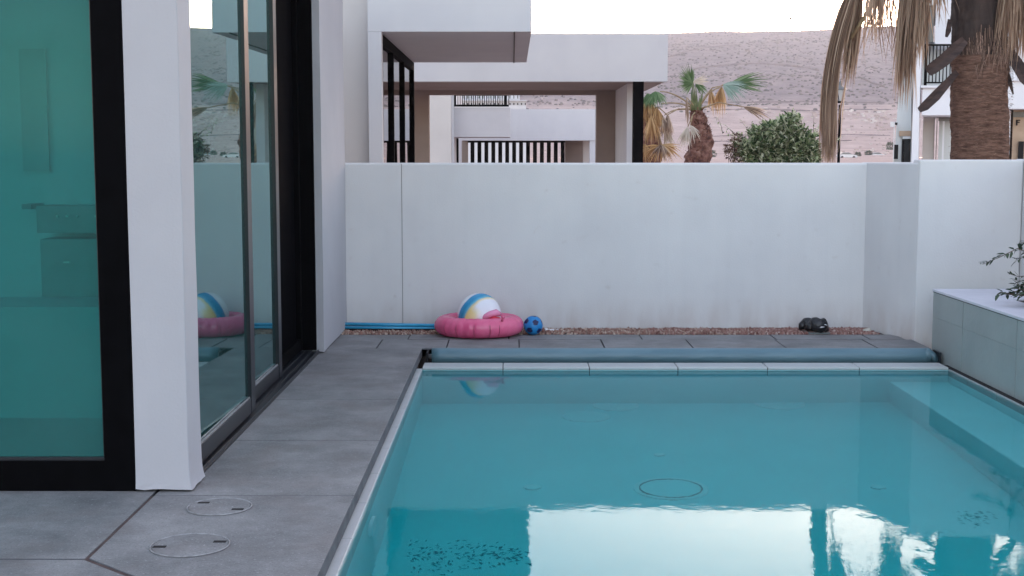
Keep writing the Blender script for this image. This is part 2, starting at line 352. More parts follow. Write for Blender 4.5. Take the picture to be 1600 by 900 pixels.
r1 = N.new('ShaderNodeValToRGB'); r1.color_ramp.elements[0].position = .35; r1.color_ramp.elements[1].position = .68
r1.color_ramp.elements[0].color = (.39,.28,.255,1); r1.color_ramp.elements[1].color = (.52,.395,.36,1)
r2 = N.new('ShaderNodeValToRGB'); r2.color_ramp.elements[0].position = .35; r2.color_ramp.elements[1].position = .68
r2.color_ramp.elements[0].color = (.16,.125,.135,1); r2.color_ramp.elements[1].color = (.27,.21,.215,1)
L.new(nc.outputs[0], r1.inputs[0]); L.new(nc.outputs[0], r2.inputs[0])
mx = N.new('ShaderNodeMix'); mx.data_type = 'RGBA'; L.new(mr.outputs[0], mx.inputs[0]); L.new(r1.outputs[0], mx.inputs[6]); L.new(r2.outputs[0], mx.inputs[7])
vo = N.new('ShaderNodeTexVoronoi'); vo.inputs['Scale'].default_value = .36; L.new(tc.outputs['Object'], vo.inputs['Vector'])
mv = N.new('ShaderNodeMapRange'); mv.inputs[1].default_value = .34; mv.inputs[2].default_value = .22; mv.inputs[3].default_value = 0; mv.inputs[4].default_value = .5
L.new(vo.outputs['Distance'], mv.inputs[0])
mm = N.new('ShaderNodeMath'); mm.operation = 'MULTIPLY'; L.new(mv.outputs[0], mm.inputs[0]); L.new(mr.outputs[0], mm.inputs[1])
mx2 = N.new('ShaderNodeMix'); mx2.data_type = 'RGBA'; L.new(mm.outputs[0], mx2.inputs[0]); L.new(mx.outputs[2], mx2.inputs[6]); mx2.inputs[7].default_value = (.11,.095,.10,1)
L.new(mx2.outputs[2], B.inputs['Base Color'])
nb = N.new('ShaderNodeTexNoise'); nb.inputs['Scale'].default_value = .35; nb.inputs['Detail'].default_value = 8; L.new(tc.outputs['Object'], nb.inputs['Vector'])
bp = N.new('ShaderNodeBump'); bp.inputs['Strength'].default_value = .7; bp.inputs['Distance'].default_value = 1.5; L.new(nb.outputs[0], bp.inputs['Height']); L.new(bp.outputs[0], B.inputs['Normal'])
M['hill'] = hm
# near ground with a hole for the garden
g = MB(); yn = ys; grid(g, yn, xr, 150, hgt); struct(g.build('hill', M['hill']))
g = MB(); yp = [12.95, 20, 30, 40, 60, 90, 120, 150]+[150+i*8.33 for i in range(1, 19)]
yp = [y for y in yp if y < 300]+[300]
grid(g, yp, xr, 110, hgt); struct(g.build('desert_plain', M['ground']))
g = MB()
g.box(-60, -8, -40, 12.95, -.5, -.3); g.box(6.4, 60, -40, 12.95, -.5, -.3); g.box(-8, 6.4, -40, -7, -.5, -.3)
struct(g.build('ground', M['ground']))
# scrub dots on the hillside
g = MB()
for i in range(8500):
    y = 560+900*random.random()**1.2; x = random.uniform(-.12, .48)*y
    if y < 620 and random.random() < .8: continue
    s = random.uniform(.35, .95)*(1+y/2600); z = hgt(x, y)
    pts = [(x+s*math.cos(a)*random.uniform(.8,1.2), y+s*math.sin(a), z-.3) for a in (0, 1.26, 2.5, 3.8, 5.03)]
    top = (x, y, z+s*.75); mid = [(x+(p[0]-x)*.8, y+(p[1]-y)*.8, z+s*.45) for p in pts]
    g.add(pts+mid+[top], [(j, (j+1) % 5, 5+(j+1) % 5, 5+j) for j in range(5)]+[(5+j, 5+(j+1) % 5, 10) for j in range(5)])
M['scrub'] = random_mat('dry_scrub', [(0,(.06,.05,.05)), (.6,(.11,.09,.09)), (1,(.17,.15,.13))])
struct(g.build('desert_scrub', M['scrub']), 'stuff')
def hillpt(u, v):
    d = ray(u, v); y = 200.0
    while y < 1600:
        p = Vector((0, 0, H))+d*(y/d.y)
        if p.z <= hgt(p.x, p.y): return p
        y += 2.5
    return p
M['track'] = noisy(mat('bare_track_earth', (.16,.12,.12), .95), ((.13,.095,.10), (.20,.15,.15)), scale=.2)
for pts_, w_ in ((((1070, 114), (1092, 107), (1120, 104), (1160, 101), (1200, 101), (1240, 104), (1285, 112)), 2.2), (((1045, 90), (1075, 80), (1110, 74), (1160, 70)), 1.5),
                 (((1340, 120), (1360, 130), (1385, 138)), 2.5), (((1110, 214), (1170, 212), (1240, 214), (1320, 211), (1400, 213)), .5), (((1110, 173), (1180, 171), (1260, 174), (1330, 172), (1400, 172)), .8),
                 (((1110, 222), (1180, 221), (1260, 223), (1340, 220)), .45), (((1040, 163), (1140, 161), (1250, 160), (1400, 162)), 1.0)):
    g = MB(); P_ = []
    for (a, b) in zip(pts_, pts_[1:]):
        for k_ in range(8): P_.append(hillpt(lerp(a[0], b[0], k_/8), lerp(a[1], b[1], k_/8)+.5*noise.noise(Vector((a[0]+k_, 0, 0)))))
    g.ribbon([p+Vector((0, -1, .25)) for p in P_], [w_*random.uniform(.3, 1.1) for _ in P_], Vector((0, .5, .86))); struct(g.build('hill_track', M['track']))
# pale rubble along the track
g = MB()
for i in range(420):
    u = random.choice([random.gauss(1375, 22), random.gauss(1350, 60), random.uniform(1080, 1400), random.uniform(690, 940)]); y = random.choice([random.gauss(560, 12), random.uniform(330, 560)])
    x = (u-800)/2050*y; s = random.uniform(.25, 1.0 if y > 500 else .5); z = hgt(x, y)
    g.box(x-s, x+s*random.random(), y-s, y+s, z-.2, z+s*random.uniform(.4, .9))
M['rubble'] = random_mat('pale_rubble', [(0,(.35,.26,.23)), (.6,(.5,.4,.37)), (1,(.7,.65,.62))])
struct(g.build('rubble', M['rubble']), 'stuff')

# ------------------------------------------------------------------ pool
PX0, PX1, PY0, PY1, PZ = -0.745, 3.62, 1.6, 10.75, -1.42
DX = -0.785                      # edge of the left deck
pool = thing('swimming_pool', 'rectangular swimming pool with pale plaster walls beside the dark paved deck', 'pool', ((PX0+PX1)/2, 6, PZ))
g = MB(); t = .25
g.box(PX0-t, PX1+t, PY0-t, PY1+.2, PZ-t, PZ)
g.build('floor', M['plaster'], pool)
g = MB()
g.box(PX0-t, PX0, PY0-t, PY1+.2, PZ+.001, -.345); g.box(PX1, PX1+.03, PY0-t, PY1+.2, PZ+.001, -.345)
g.box(PX0+.001, PX1-.001, PY0-t, PY0, PZ+.001, -.155); g.box(PX0+.001, PX1-.001, PY1, PY1+.2, PZ+.001, -.345)
g.build('basin_wall', M['plaster'], pool)
g = MB(); g.box(3.13, PX1-.001, PY0+.001, PY1-.001, PZ+.001, WZ-.50); g.build('bench', M['plaster'], pool, bevel=.02)
# freeboard band and coping tiles at the far end (each tile a part)
xs = [660, 786, 920, 1057, 1196, 1338, 1478]
xw = [(u-800)/F*10.97 for u in xs]; xw[0] = PX0; xw[-1] = PX1
for a, b in zip(xw, xw[1:]):
    g = MB(); g.box(a+.004, b-.004, PY1-.006, 10.99, -.092, -.072); g.build('coping_tile', M['pale_tile'], pool, bevel=.003)
    g = MB(); g.box(a+.003, b-.003, PY1-.004, PY1+.12, -.34, -.0955); g.build('waterline_tile', M['waterline'], pool)
g = MB(); g.box(PX0, PX1, PY1+.003, 10.985, -.34, -.079); g.box(PX0-.088, PX0-.001, PY0, PY1, -.339, -.087); g.box(PX1+.001, PX1+.011, PY0, PY1, -.339, -.092); g.build('grout', M['grout'], pool)
y = PY0
while y < PY1:
    y2 = min(y+.62, PY1)
    g = MB(); g.box(PX0-.09, PX0+.003, y+.003, y2-.003, -.34, -.082); g.build('edge_tile', M['pale_tile'], pool, bevel=.003)
    g = MB(); g.box(PX1-.003, PX1+.012, y+.003, y2-.003, -.34, -.088); g.build('edge_tile', M['planter'], pool, bevel=.003)
    y = y2
# round fittings on floor and walls
def fitting(name, c, r, h=.012, ring=None, nrm='z'):
    g = MB()
    if nrm == 'z':
        g.disc(c, r, h, 40)
    elif nrm == 'x':
        pts = [(c.x, c.y+r*math.cos(a), c.z+r*math.sin(a)) for a in [2*PI*i/32 for i in range(32)]]; g.prism(pts, (.02, 0, 0))
    else:
        pts = [(c.x+r*math.cos(a), c.y, c.z+r*math.sin(a)) for a in [2*PI*i/32 for i in range(32)]]; g.prism(pts, (0, -.02, 0))
    o = g.build(name, M['fit'], pool)
    if ring:
        q = MB(); pts = [Vector((c.x+ring*math.cos(a), c.y+ring*math.sin(a), c.z+h+.004)) for a in [2*PI*i/40 for i in range(41)]]
        q.tube(pts, .006, 6, cap=False); q.build('ring', M['cover_ring'], o)
M['fit'] = noisy(mat('white_pool_fitting', (.8,.85,.86), .4), ((.88,.92,.93), (.93,.95,.95)), scale=6)
for u, v, r, rg in ((915, 651, .19, None), (962, 634, .19, None), (1218, 631, .21, None), (1048, 764, .24, .2), (1062, 614, .11, .09)):
    fitting('floor_fitting', under(u, v, PZ+.002), r, .015, rg)
fitting('wall_light', Vector((PX0+.001, under(585, 830, -.7).y, -.62)), .13, nrm='x')
for u, v, r in ((832, 762, .07), (1030, 711, .05), (1372, 762, .06), (1490, 698, .04)):
    fitting('floor_fitting', under(u, v, PZ+.002), r*.8, .02)
# water sheet reaches 1 cm into the walls so that no gap shows
g = MB(); g.box(PX0-.01, PX1+.01, PY0-.01, PY1+.01, PZ-.01, WZ)
struct(g.build('water', M['water']))

# painted dark flecks standing for broken reflections in the ripples
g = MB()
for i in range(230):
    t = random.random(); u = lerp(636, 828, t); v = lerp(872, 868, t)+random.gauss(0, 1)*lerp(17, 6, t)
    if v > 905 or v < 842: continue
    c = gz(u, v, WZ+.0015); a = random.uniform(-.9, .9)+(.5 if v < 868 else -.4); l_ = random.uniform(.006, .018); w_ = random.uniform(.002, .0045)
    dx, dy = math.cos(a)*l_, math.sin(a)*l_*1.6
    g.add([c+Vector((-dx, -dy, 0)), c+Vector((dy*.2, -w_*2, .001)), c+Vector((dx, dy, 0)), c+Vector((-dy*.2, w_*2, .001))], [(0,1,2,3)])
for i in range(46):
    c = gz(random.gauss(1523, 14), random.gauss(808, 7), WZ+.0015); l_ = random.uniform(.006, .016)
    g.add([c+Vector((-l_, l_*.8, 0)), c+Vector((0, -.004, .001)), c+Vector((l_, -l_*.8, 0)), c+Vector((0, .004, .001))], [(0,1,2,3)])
M['fleck'] = noisy(mat('dark_ripple_fleck', (.02,.05,.06), 1, spec=0), ((.008,.06,.075), (.015,.10,.12)), scale=9)
struct(g.build('ripple_reflection_flecks', M['fleck']), 'stuff')

# ------------------------------------------------------------------ deck
ZJ = -.012
def slab(mb, pts, z0, z1):
    mb.prism([(p[0], p[1], z0) for p in pts], (0, 0, z1-z0))
g = MB(); g.box(-8, DX-.03, -7, 11.3, -.2, ZJ); g.box(-8, 3.66, 11.33, 12.3, -.2, ZJ); struct(g.build('deck_bed', M['joint']))

def deck_slab(pts, z0=-.075, z1=0):
    g = MB(); slab(g, pts, z0, z1); o = g.build('deck_slab', [M['deck'], M['deck_edge']], bevel=.004); o['kind'] = 'structure'
    for p in o.data.polygons:
        if abs(p.normal.z) < .5: p.material_index = 1
    return o
j = .003
P1 = gz(135, 873); P3 = gz(207, 901)
yj = [11.33]+[gz(600, v).y for v in (576, 624, 688, 774)]
for a, b in list(zip(yj, yj[1:]))[:-1]: deck_slab([(-1.66, b+j), (DX, b+j), (DX, a-j), (-1.66, a-j)])
a = yj[-1]; XJ = P1.x
deck_slab([(XJ+.008, a+j), (DX, a+j), (DX, yj[-2]-j), (-1.66, yj[-2]-j), (-1.66, 6.56), (XJ+.008, 6.56)])
k = (P3.y-P1.y)/(P3.x-P1.x); yr = P1.y+k*(DX-XJ)
deck_slab([(XJ+.008, P1.y+.010), (DX, yr+.01), (DX, a-j), (XJ+.008, a-j)])
deck_slab([(-8, 3.6), (DX, 3.6), (DX, yr-.012), (XJ-.006, P1.y-.012), (-8, P1.y-.004)])
deck_slab([(-8, P1.y+.004), (XJ-.008, P1.y+.004), (XJ-.008, 6.56), (-8, 6.56)])
deck_slab([(-8, -7), (DX, -7), (DX, 3.594), (-8, 3.594)])
g = MB(); g.prism([(XJ-.02, P1.y-.03, -.011), (DX, yr-.03, -.011), (DX, yr+.03, -.011), (XJ-.02, P1.y+.03, -.011)], (0, 0, .006))
g.box(XJ-.012, XJ+.012, P1.y, 6.4, -.011, -.006)
struct(g.build('deck_joint', M['brown_joint']))
# far deck: two staggered rows of slabs
def row(us, v, y0, y1, x0, x1, z=0):
    xs = [x0]+[(u-800)/F*(at(u, v, (y0+y1)/2).y+.17) for u in us]+[x1]
    for p, q in zip(xs, xs[1:]):
        deck_slab([(p+.005, y0), (q-.005, y0), (q-.005, y1), (p+.005, y1)], -.075+z, z+random.uniform(-.002, .002))
row([594, 700, 811, 941, 1076, 1218, 1357], 537, 11.33, 11.88, -1.66, 3.66)
row([640, 795, 1000, 1206, 1350], 527, 11.89, 12.2, -1.66, 3.6)
# gravel strip in front of the wall
def pebbles(name, m, n, fx, fy, z0, smin, smax, lab=None):
    g = MB()
    ico = [(0,0,1),(.89,0,.45),(.28,.85,.45),(-.72,.53,.45),(-.72,-.53,.45),(.28,-.85,.45),(.72,.53,-.45),(-.28,.85,-.45),(-.89,0,-.45),(-.28,-.85,-.45),(.72,-.53,-.45),(0,0,-1)]
    fc = [(0,1,2),(0,2,3),(0,3,4),(0,4,5),(0,5,1),(1,6,2),(2,7,3),(3,8,4),(4,9,5),(5,10,1),(6,7,2),(7,8,3),(8,9,4),(9,10,5),(10,6,1),(11,7,6),(11,8,7),(11,9,8),(11,10,9),(11,6,10)]
    for i in range(n):
        s = random.uniform(smin, smax); x, y = fx(), fy(); r = Matrix.Rotation(random.uniform(0, 6.3), 3, Vector((random.random(), random.random(), random.random())).normalized())
        sc = Vector((s, s*random.uniform(.6, 1), s*random.uniform(.5, .8)))
        g.add([r@Vector((p[0]*sc.x, p[1]*sc.y, p[2]*sc.z))+Vector((x, y, z0+random.uniform(0, .025))) for p in ico], fc)
    return struct(g.build(name, m), 'stuff')
pebbles('gravel', M['gravel'], 5200, lambda: random.uniform(-1.6, 2.4), lambda: random.uniform(12.21, 12.6), -.014, .006, .017)
pebbles('red_gravel', M['gravel_red'], 3400, lambda: random.uniform(1.3, 3.45) if random.random() < .35 else random.uniform(2.3, 3.42), lambda: random.uniform(12.2, 12.58), -.010, .007, .019)
g = MB(); g.box(-1.66, 3.5, 12.2, 12.62, -.2, -.004); struct(g.build('gravel_bed', M['gravel_bed'] if 'gravel_bed' in M else M['soil']))

# pit for the pool cover roll
g = MB(); g.box(DX+.002, 3.655, 10.992, 11.328, -.2, -.155); struct(g.build('cover_pit', M['hole']))
# deck step between planter and pool (dark slot)
g = MB(); g.box(PX1+.014, 3.69, 1.5, 10.99, -.2, -.092); struct(g.build('drain_slot', M['hole']))

# valve covers in the deck
def cover(u, v, r, a1, a2, label):
    c = gz(u, v, .002); t = thing('valve_cover', label, 'manhole cover', c, 'round valve covers in the deck')
    g = MB(); g.disc(c, r-.006, .003, 48); g.build('lid', M['deck'], t)
    g = MB(); pts = [c+Vector((r*math.cos(2*PI*i/64), r*math.sin(2*PI*i/64), .002)) for i in range(65)]
    g.tube(pts, .0030, 6, cap=False); g.build('rim', M['rim'], t)
    for a in (a1, a2):
        p = c+Vector((math.cos(a)*(r-.04), math.sin(a)*(r-.04), 0)); g = MB()
        g.box(p.x-.028, p.x+.028, p.y-.014, p.y+.014, c.z-.002, c.z+.0042); g.build('finger_slot', M['hole'], t)
cover(297, 852, .168, PI+.25, .35, 'larger round valve cover set in the dark deck, nearer the bottom edge of the photo')
cover(343, 792, .152, PI-.62, -.5, 'smaller round valve cover in the deck, just in front of the white house pillar')

# ------------------------------------------------------------------ garden wall
WY = 12.62
gw = thing('garden_wall', 'long white stuccoed garden wall behind the pool with a corner jog at its right end', 'wall', (1, WY, -.3))
g = MB(); g.box(-3.2, 3.43, WY, WY+.2, -.3, 1.60)
o = g.build('main_wall', M['stucco'], gw, bevel=.02)
g = MB(); g.prism([(3.392, WY+.02, -.3), (3.66, 11.86, -.3), (3.86, 11.86+.001, -.3), (3.86, WY+.2, -.3), (3.392, WY+.19, -.3)], (0, 0, 1.905)); g.build('corner_return', M['stucco'], gw, bevel=.015)
g = MB(); g.box(3.662, 4.60, 11.84, 12.04, -.3, 1.635); g.build('end_wall', M['stucco'], gw, bevel=.015)
g = MB(); g.box(4.604, 4.80, 1.0, 12.06, -.3, 1.64); g.build('side_wall', M['stucco'], gw, bevel=.015)
x = (628.5-800)/F*12.65; g = MB(); g.box(x-.0018, x+.0018, WY-.002, WY+.02, 0, 1.59); g.build('wall_joint', M['joint'], gw)
# back of the plot, behind the photographer
g = MB(); g.box(-8, 6.4, -7.2, -7, -.3, 1.7); bw = g.build('rear_garden_wall', M['stucco'], loc=(0, -7, 0)); tag(bw, 'white rear garden wall behind the photographer', 'wall')

# ------------------------------------------------------------------ planter
pl = thing('planter', 'raised rectangular planter clad in grey tiles along the right side of the pool', 'planter', (4.1, 7, -.2))
g = MB(); g.box(3.69, 4.60, 1.5, 11.42, -.2, .485); g.build('planter_body', M['planter'], pl)
for yy in (10.65, 9.5, 8.4, 7.3, 6.2, 5.1):
    g = MB(); g.box(3.6865, 3.692, yy-.002, yy+.002, -.13, .485); g.build('tile_joint', M['planter_joint'], pl)
g = MB(); g.box(3.6865, 3.692, 1.5, 11.42, .27, .272); g.build('tile_joint', M['planter_joint'], pl)
g = MB(); g.box(3.683, 4.07, 1.5, 11.43, .489, .512); g.box(4.07, 4.60, 10.6, 11.43, .489, .512); g.build('planter_top', M['planter_top'], pl, bevel=.004)
g = MB(); g.box(4.071, 4.6, 1.5, 10.599, .486, .50); g.build('planter_soil', M['soil'], pl)
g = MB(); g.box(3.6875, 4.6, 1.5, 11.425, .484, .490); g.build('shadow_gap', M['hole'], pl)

def leaf(g, p, d, up, L, W, mi=0):
    d = d.normalized(); s = d.cross(up).normalized(); n = s.cross(d).normalized()
    g.add([p, p+d*L*.35+s*W*.5+n*W*.18, p+d*L*.35-s*W*.5+n*W*.18, p+d*L*.8+s*W*.3-n*W*.02, p+d*L*.8-s*W*.3-n*W*.02, p+d*L-n*L*.12, p+d*L*.4, p+d*L*.8-n*W*.15],
          [(0,1,6),(0,6,2),(1,3,7,6),(6,7,4,2),(3,5,7),(7,5,4)], mi, True)
def rv(s=1): return Vector((random.uniform(-s, s), random.uniform(-s, s), random.uniform(-s, s)))
plant = thing('trailing_plant', 'dark leafy plant with two bare branches arching left over the planter top', 'plant', (4.35, 10.3, .5))
tw = MB(); lf = MB()
def branch(pts, r, n, L, W):
    pts = [Vector(p) for p in pts]
    tw.tube(pts, [r*(1-.7*i/(len(pts)-1)) for i in range(len(pts))], 5)
    for i in range(n):
        t = (i+.5)/n*(len(pts)-1); k = int(t); p = pts[k].lerp(pts[min(k+1, len(pts)-1)], t-k)
        d = (pts[min(k+1, len(pts)-1)]-pts[k]).normalized(); sd = Vector((0, 0, 1)).cross(d)
        leaf(lf, p, d*.7+sd*random.choice((-1, 1))*.5+rv(.45)+Vector((0, 0, random.uniform(-.6, .5))), Vector((0, 0, 1))+rv(.5), L*random.uniform(.7, 1.2), W*random.uniform(.8, 1.2))
YB = 10.3
branch([at(1640, 470, YB), at(1615, 400, YB), at(1590, 388, YB), at(1562, 402, YB), at(1535, 413, YB)], .006, 34, .065, .026)
branch([at(1640, 460, YB), at(1615, 412, YB+.1), at(1598, 402, YB+.1), at(1588, 408, YB+.1)], .005, 14, .06, .025)
branch([at(1640, 465, YB), at(1610, 430, YB), at(1592, 432, YB), at(1576, 428, YB)], .004, 14, .06, .016)
branch([at(1650, 430, YB), at(1625, 385, YB), at(1605, 378, YB), at(1592, 380, YB)], .004, 14, .06, .022)
for k in range(3): branch([at(1640, 470, YB-.1*k), at(1610, 440+8*k, YB-.1*k), at(1586, 438+6*k, YB-.1*k)], .004, 14, .06, .022)
for i in range(36):
    a = Vector((random.uniform(4.15, 4.5), random.uniform(9.6, 10.5), .5)); b = a+Vector((random.uniform(-.3, .1), random.uniform(-.1, .1), random.uniform(.03, .14)))
    if i < 5: b = at(random.uniform(1556, 1580), random.uniform(452, 462), 10.1)
    branch([a, a.lerp(b, .5)+Vector((0, 0, .03)), b], .005, 22, .065, .03)
tw.build('stems', M['twig'], plant); lf.build('leaves', M['dark_leaf'], plant)

# ------------------------------------------------------------------ pool things: cover roll, pole, floats, balls
roll = thing('pool_cover_roll', 'rolled blue-grey pool cover lying in its slot along the far end of the pool', 'pool cover', (1.4, 11.17, -.155))
x0 = at(675, 557, 11.17).x; x1 = at(1452, 557, 11.17).x
g = MB(); n = 60; pts = [(lerp(x0, x1, i/n), 11.17+.004*noise.noise(Vector((i*.3, 0, 0))), -.045+.003*noise.noise(Vector((i*.4, 5, 0)))) for i in range(n+1)]
g.tube(pts, [.072+.0025*noise.noise(Vector((i*.7, 2, 0))) for i in range(n+1)], 24); g.build('cover_sheet', M['cover'], roll)
g = MB(); g.tube([(x0-.05, 11.17, -.045), (x1+.07, 11.17, -.045)], .02, 12); g.build('roller_tube', M['cover_ring'], roll)
g = MB(); g.tube([(x1-.08, 11.15, -.03), (x1-.03, 11.14, -.02), (x1+.02, 11.15, -.05), (x1+.05, 11.13, -.09)], [.02, .055, .045, .03], 9)
g.tube([(x1-.02, 11.12, .0), (x1+.015, 11.11, -.03), (x1+.03, 11.1, -.08)], [.008, .022, .012], 7); g.build('cover_flap', M['cover'], roll)
g = MB(); g.box(x1+.055, x1+.075, 11.08, 11.26, -.154, .0); g.build('bracket', M['frame_metal'], roll)
g = MB(); g.box(x0-.045, x0-.03, 11.08, 11.26, -.154, .0); g.build('bracket', M['hole'], roll)

def pole_pt(u, v, Y): return at(u, v, Y)
pp = thing('telescopic_pole', 'bright blue telescopic pool pole lying along the foot of the white wall', 'pole', (-1.1, 12.5, .03))
a = at(520, 508, 12.5); b = at(683, 510.5, 12.5)
g = MB(); g.tube([a+Vector((0, 0, .012)), b+Vector((0, 0, .012))], .017, 12); g.build('tube', M['bluepole'], pp)
g = MB(); g.tube([a+Vector((0, -.03, -.018)), b+Vector((0, -.03, -.014))], .014, 12); g.build('tube', M['bluepole'], pp)
g = MB(); g.box(-1.7, b.x, 12.44, 12.56, .0, .02); g.build('pole_shadow_strip', M['hole'], pp)  # black strip standing in for the shade under the pole

# pink ring
rc = at(748, 507, 12.16); rc.z = 0.005
ring = thing('swim_ring', 'inflated glossy pink swim ring lying flat on the gravel edge', 'swim ring', rc)
R, rr = .312, .104
g = MB(); nu, nv = 120, 20; vs = []; fs = []
for i in range(nu):
    a = 2*PI*i/nu; seam = abs(math.sin(a*7.0)); pin = 1-.05*(1-seam)**6
    wr = .010*math.sin(a*34+1.5*math.sin(a*5))*(.5+.5*math.sin(a*3+1))
    for k in range(nv):
        b = 2*PI*k/nv; r0 = rr*pin + wr*max(0, math.sin(b*1))*.2 + wr*(.5 if abs(math.cos(b)) > .6 else .15)
        x = R+r0*math.cos(b); z = max(.0, rr*.88+r0*math.sin(b)*.88)
        vs.append(rc+Vector((x*math.cos(a), x*.85*math.sin(a), z)))
for i in range(nu):
    for k in range(nv): fs.append((i*nv+k, ((i+1) % nu)*nv+k, ((i+1) % nu)*nv+(k+1) % nv, i*nv+(k+1) % nv))
g.add(vs, fs, 0, True); g.build('tube', M['pink'], ring)
g = MB(); va_ = rc+Vector((.22, -.275, .165)); g.tube([va_, va_+Vector((.01, -.02, .03))], [.012, .009], 10); g.tube([va_+Vector((.01, -.02, .028)), va_+Vector((.014, -.028, .04))], .013, 10); g.build('valve', M['pink'], ring)
seams = []
for a in (1.72*PI-.42, 1.5*PI-.08, 1.5*PI+.28, 1.5*PI+.5, 1.5*PI-.5, 1.5*PI-.85):
    pts = []
    for k in range(9):
        b = -1.1+k*.2; x = R+(rr+.002)*math.cos(b); pts.append(rc+Vector((x*math.cos(a), x*.85*math.sin(a), max(.004, rr*.88+(rr+.002)*.88*math.sin(b)))))
    seams.append(pts)
M['pink_seam'] = noisy(mat('dark_pink_seam', (.4,.05,.12), .35), ((.33,.04,.10), (.46,.07,.15)), scale=9)
for pts in seams: g = MB(); g.tube(pts, [.001]+[.003]*7+[.001], 5); g.build('seam', M['pink_seam'], ring)

# striped ball float with an open pink mouth
bc = at(749, 492, 12.17); BR = .205
bl = thing('inflatable_toy', 'striped blue, yellow and white inflatable with a pink open mouth in the pink ring', 'inflatable toy', bc-Vector((0, 0, BR)))
pole = Vector((.62, -.66, -.42)).normalized()
bm = mat('striped_vinyl', (1,1,1), .25); N, L, B = nodes(bm)
tc = N.new('ShaderNodeTexCoord'); mp = N.new('ShaderNodeMapping'); mp.inputs['Location'].default_value = (0, 0, -BR); L.new(tc.outputs['Object'], mp.inputs[0])
dt = N.new('ShaderNodeVectorMath'); dt.operation = 'DOT_PRODUCT'; dt.inputs[1].default_value = tuple(pole/BR); L.new(mp.outputs[0], dt.inputs[0])
nn = N.new('ShaderNodeTexNoise'); nn.inputs['Scale'].default_value = 9; L.new(mp.outputs[0], nn.inputs['Vector'])
ma = N.new('ShaderNodeMath'); ma.operation = 'MULTIPLY_ADD'; ma.inputs[1].default_value = .12; L.new(nn.outputs[0], ma.inputs[0]); L.new(dt.outputs['Value'], ma.inputs[2])
r = N.new('ShaderNodeValToRGB'); e = r.color_ramp.elements
mr = N.new('ShaderNodeMapRange'); mr.inputs[1].default_value = -1+.06; mr.inputs[2].default_value = 1.06; L.new(ma.outputs[0], mr.inputs[0]); L.new(mr.outputs[0], r.inputs[0])
e[0].position = 0; e[0].color = (.8,.82,.85,1); e[1].position = 1; e[1].color = (.78,.74,.82,1)
for p, c in ((.30, (.8,.82,.85)), (.34, (.03,.28,.55)), (.46, (.015,.27,.50)), (.53, (.10,.42,.62)), (.58, (.80,.62,.25)), (.74, (.85,.74,.42)), (.84, (.80,.76,.78))):
    x = e.new(p); x.color = (*c, 1)
# upper side of the inner band is white instead of yellow
sx = N.new('ShaderNodeSeparateXYZ'); L.new(mp.outputs[0], sx.inputs[0])
mz = N.new('ShaderNodeMath'); mz.operation = 'MULTIPLY_ADD'; mz.inputs[1].default_value = .8; L.new(sx.outputs['X'], mz.inputs[0]); L.new(sx.outputs['Z'], mz.inputs[2])
m2 = N.new('ShaderNodeMapRange'); m2.inputs[1].default_value = .0; m2.inputs[2].default_value = .09; L.new(mz.outputs[0], m2.inputs[0])
m3 = N.new('ShaderNodeMapRange'); m3.inputs[1].default_value = .56; m3.inputs[2].default_value = .64; L.new(mr.outputs[0], m3.inputs[0])
mu = N.new('ShaderNodeMath'); mu.operation = 'MULTIPLY'; L.new(m2.outputs[0], mu.inputs[0]); L.new(m3.outputs[0], mu.inputs[1])
mx = N.new('ShaderNodeMix'); mx.data_type = 'RGBA'; L.new(mu.outputs[0], mx.inputs[0]); L.new(r.outputs[0], mx.inputs[6]); mx.inputs[7].default_value = (.80,.79,.84,1)
L.new(mx.outputs[2], B.inputs['Base Color'])
def sphere(g, c, r, nu=40, nv=24, mi=0, sq=(1,1,1)):
    vs = [c+Vector((0,0,r*sq[2]))]
    for i in range(1, nv):
        t = PI*i/nv
        for k in range(nu):
            p = 2*PI*k/nu; vs.append(c+Vector((r*sq[0]*math.sin(t)*math.cos(p), r*sq[1]*math.sin(t)*math.sin(p), r*sq[2]*math.cos(t))))
    vs.append(c-Vector((0,0,r*sq[2]))); fs = [(0, 1+k, 1+(k+1) % nu) for k in range(nu)]
    for i in range(nv-2):
        for k in range(nu): a = 1+i*nu; fs.append((a+k, a+nu+k, a+nu+(k+1) % nu, a+(k+1) % nu))
    l = len(vs)-1; a = 1+(nv-2)*nu; fs += [(a+k, l, a+(k+1) % nu) for k in range(nu)]
    g.add(vs, fs, mi, True)
g = MB(); sphere(g, bc, BR); g.build('body', bm, bl)
yb = 11.99
def lipm(us, rad, name, m, dy=0, sx=1):
    g = MB(); g.tube([at(u, v, yb+dy+yy) for u, v, yy in us], rad, 12); return g.build(name, m, bl)
lipm([(744, 503, .08), (755, 496.5, .0), (766, 491, -.03), (775, 488.5, .0), (782, 491, .06)], [.008, .024, .030, .032, .018], 'upper_lip', M['pink'] if False else None or mat('pink_lip_vinyl', (.80,.28,.45), .25))
lipm([(752, 504.5, .05), (762, 501, -.01), (772, 498, -.03), (780, 497, .02)], [.006, .022, .024, .012], 'mouth', mat('red_mouth_vinyl', (.6,.02,.05), .3), .0)
lipm([(766, 504, .05), (775, 501.5, -.01), (781, 501, .04)], [.010, .022, .016], 'lower_lip', M['white_plastic'], .0)

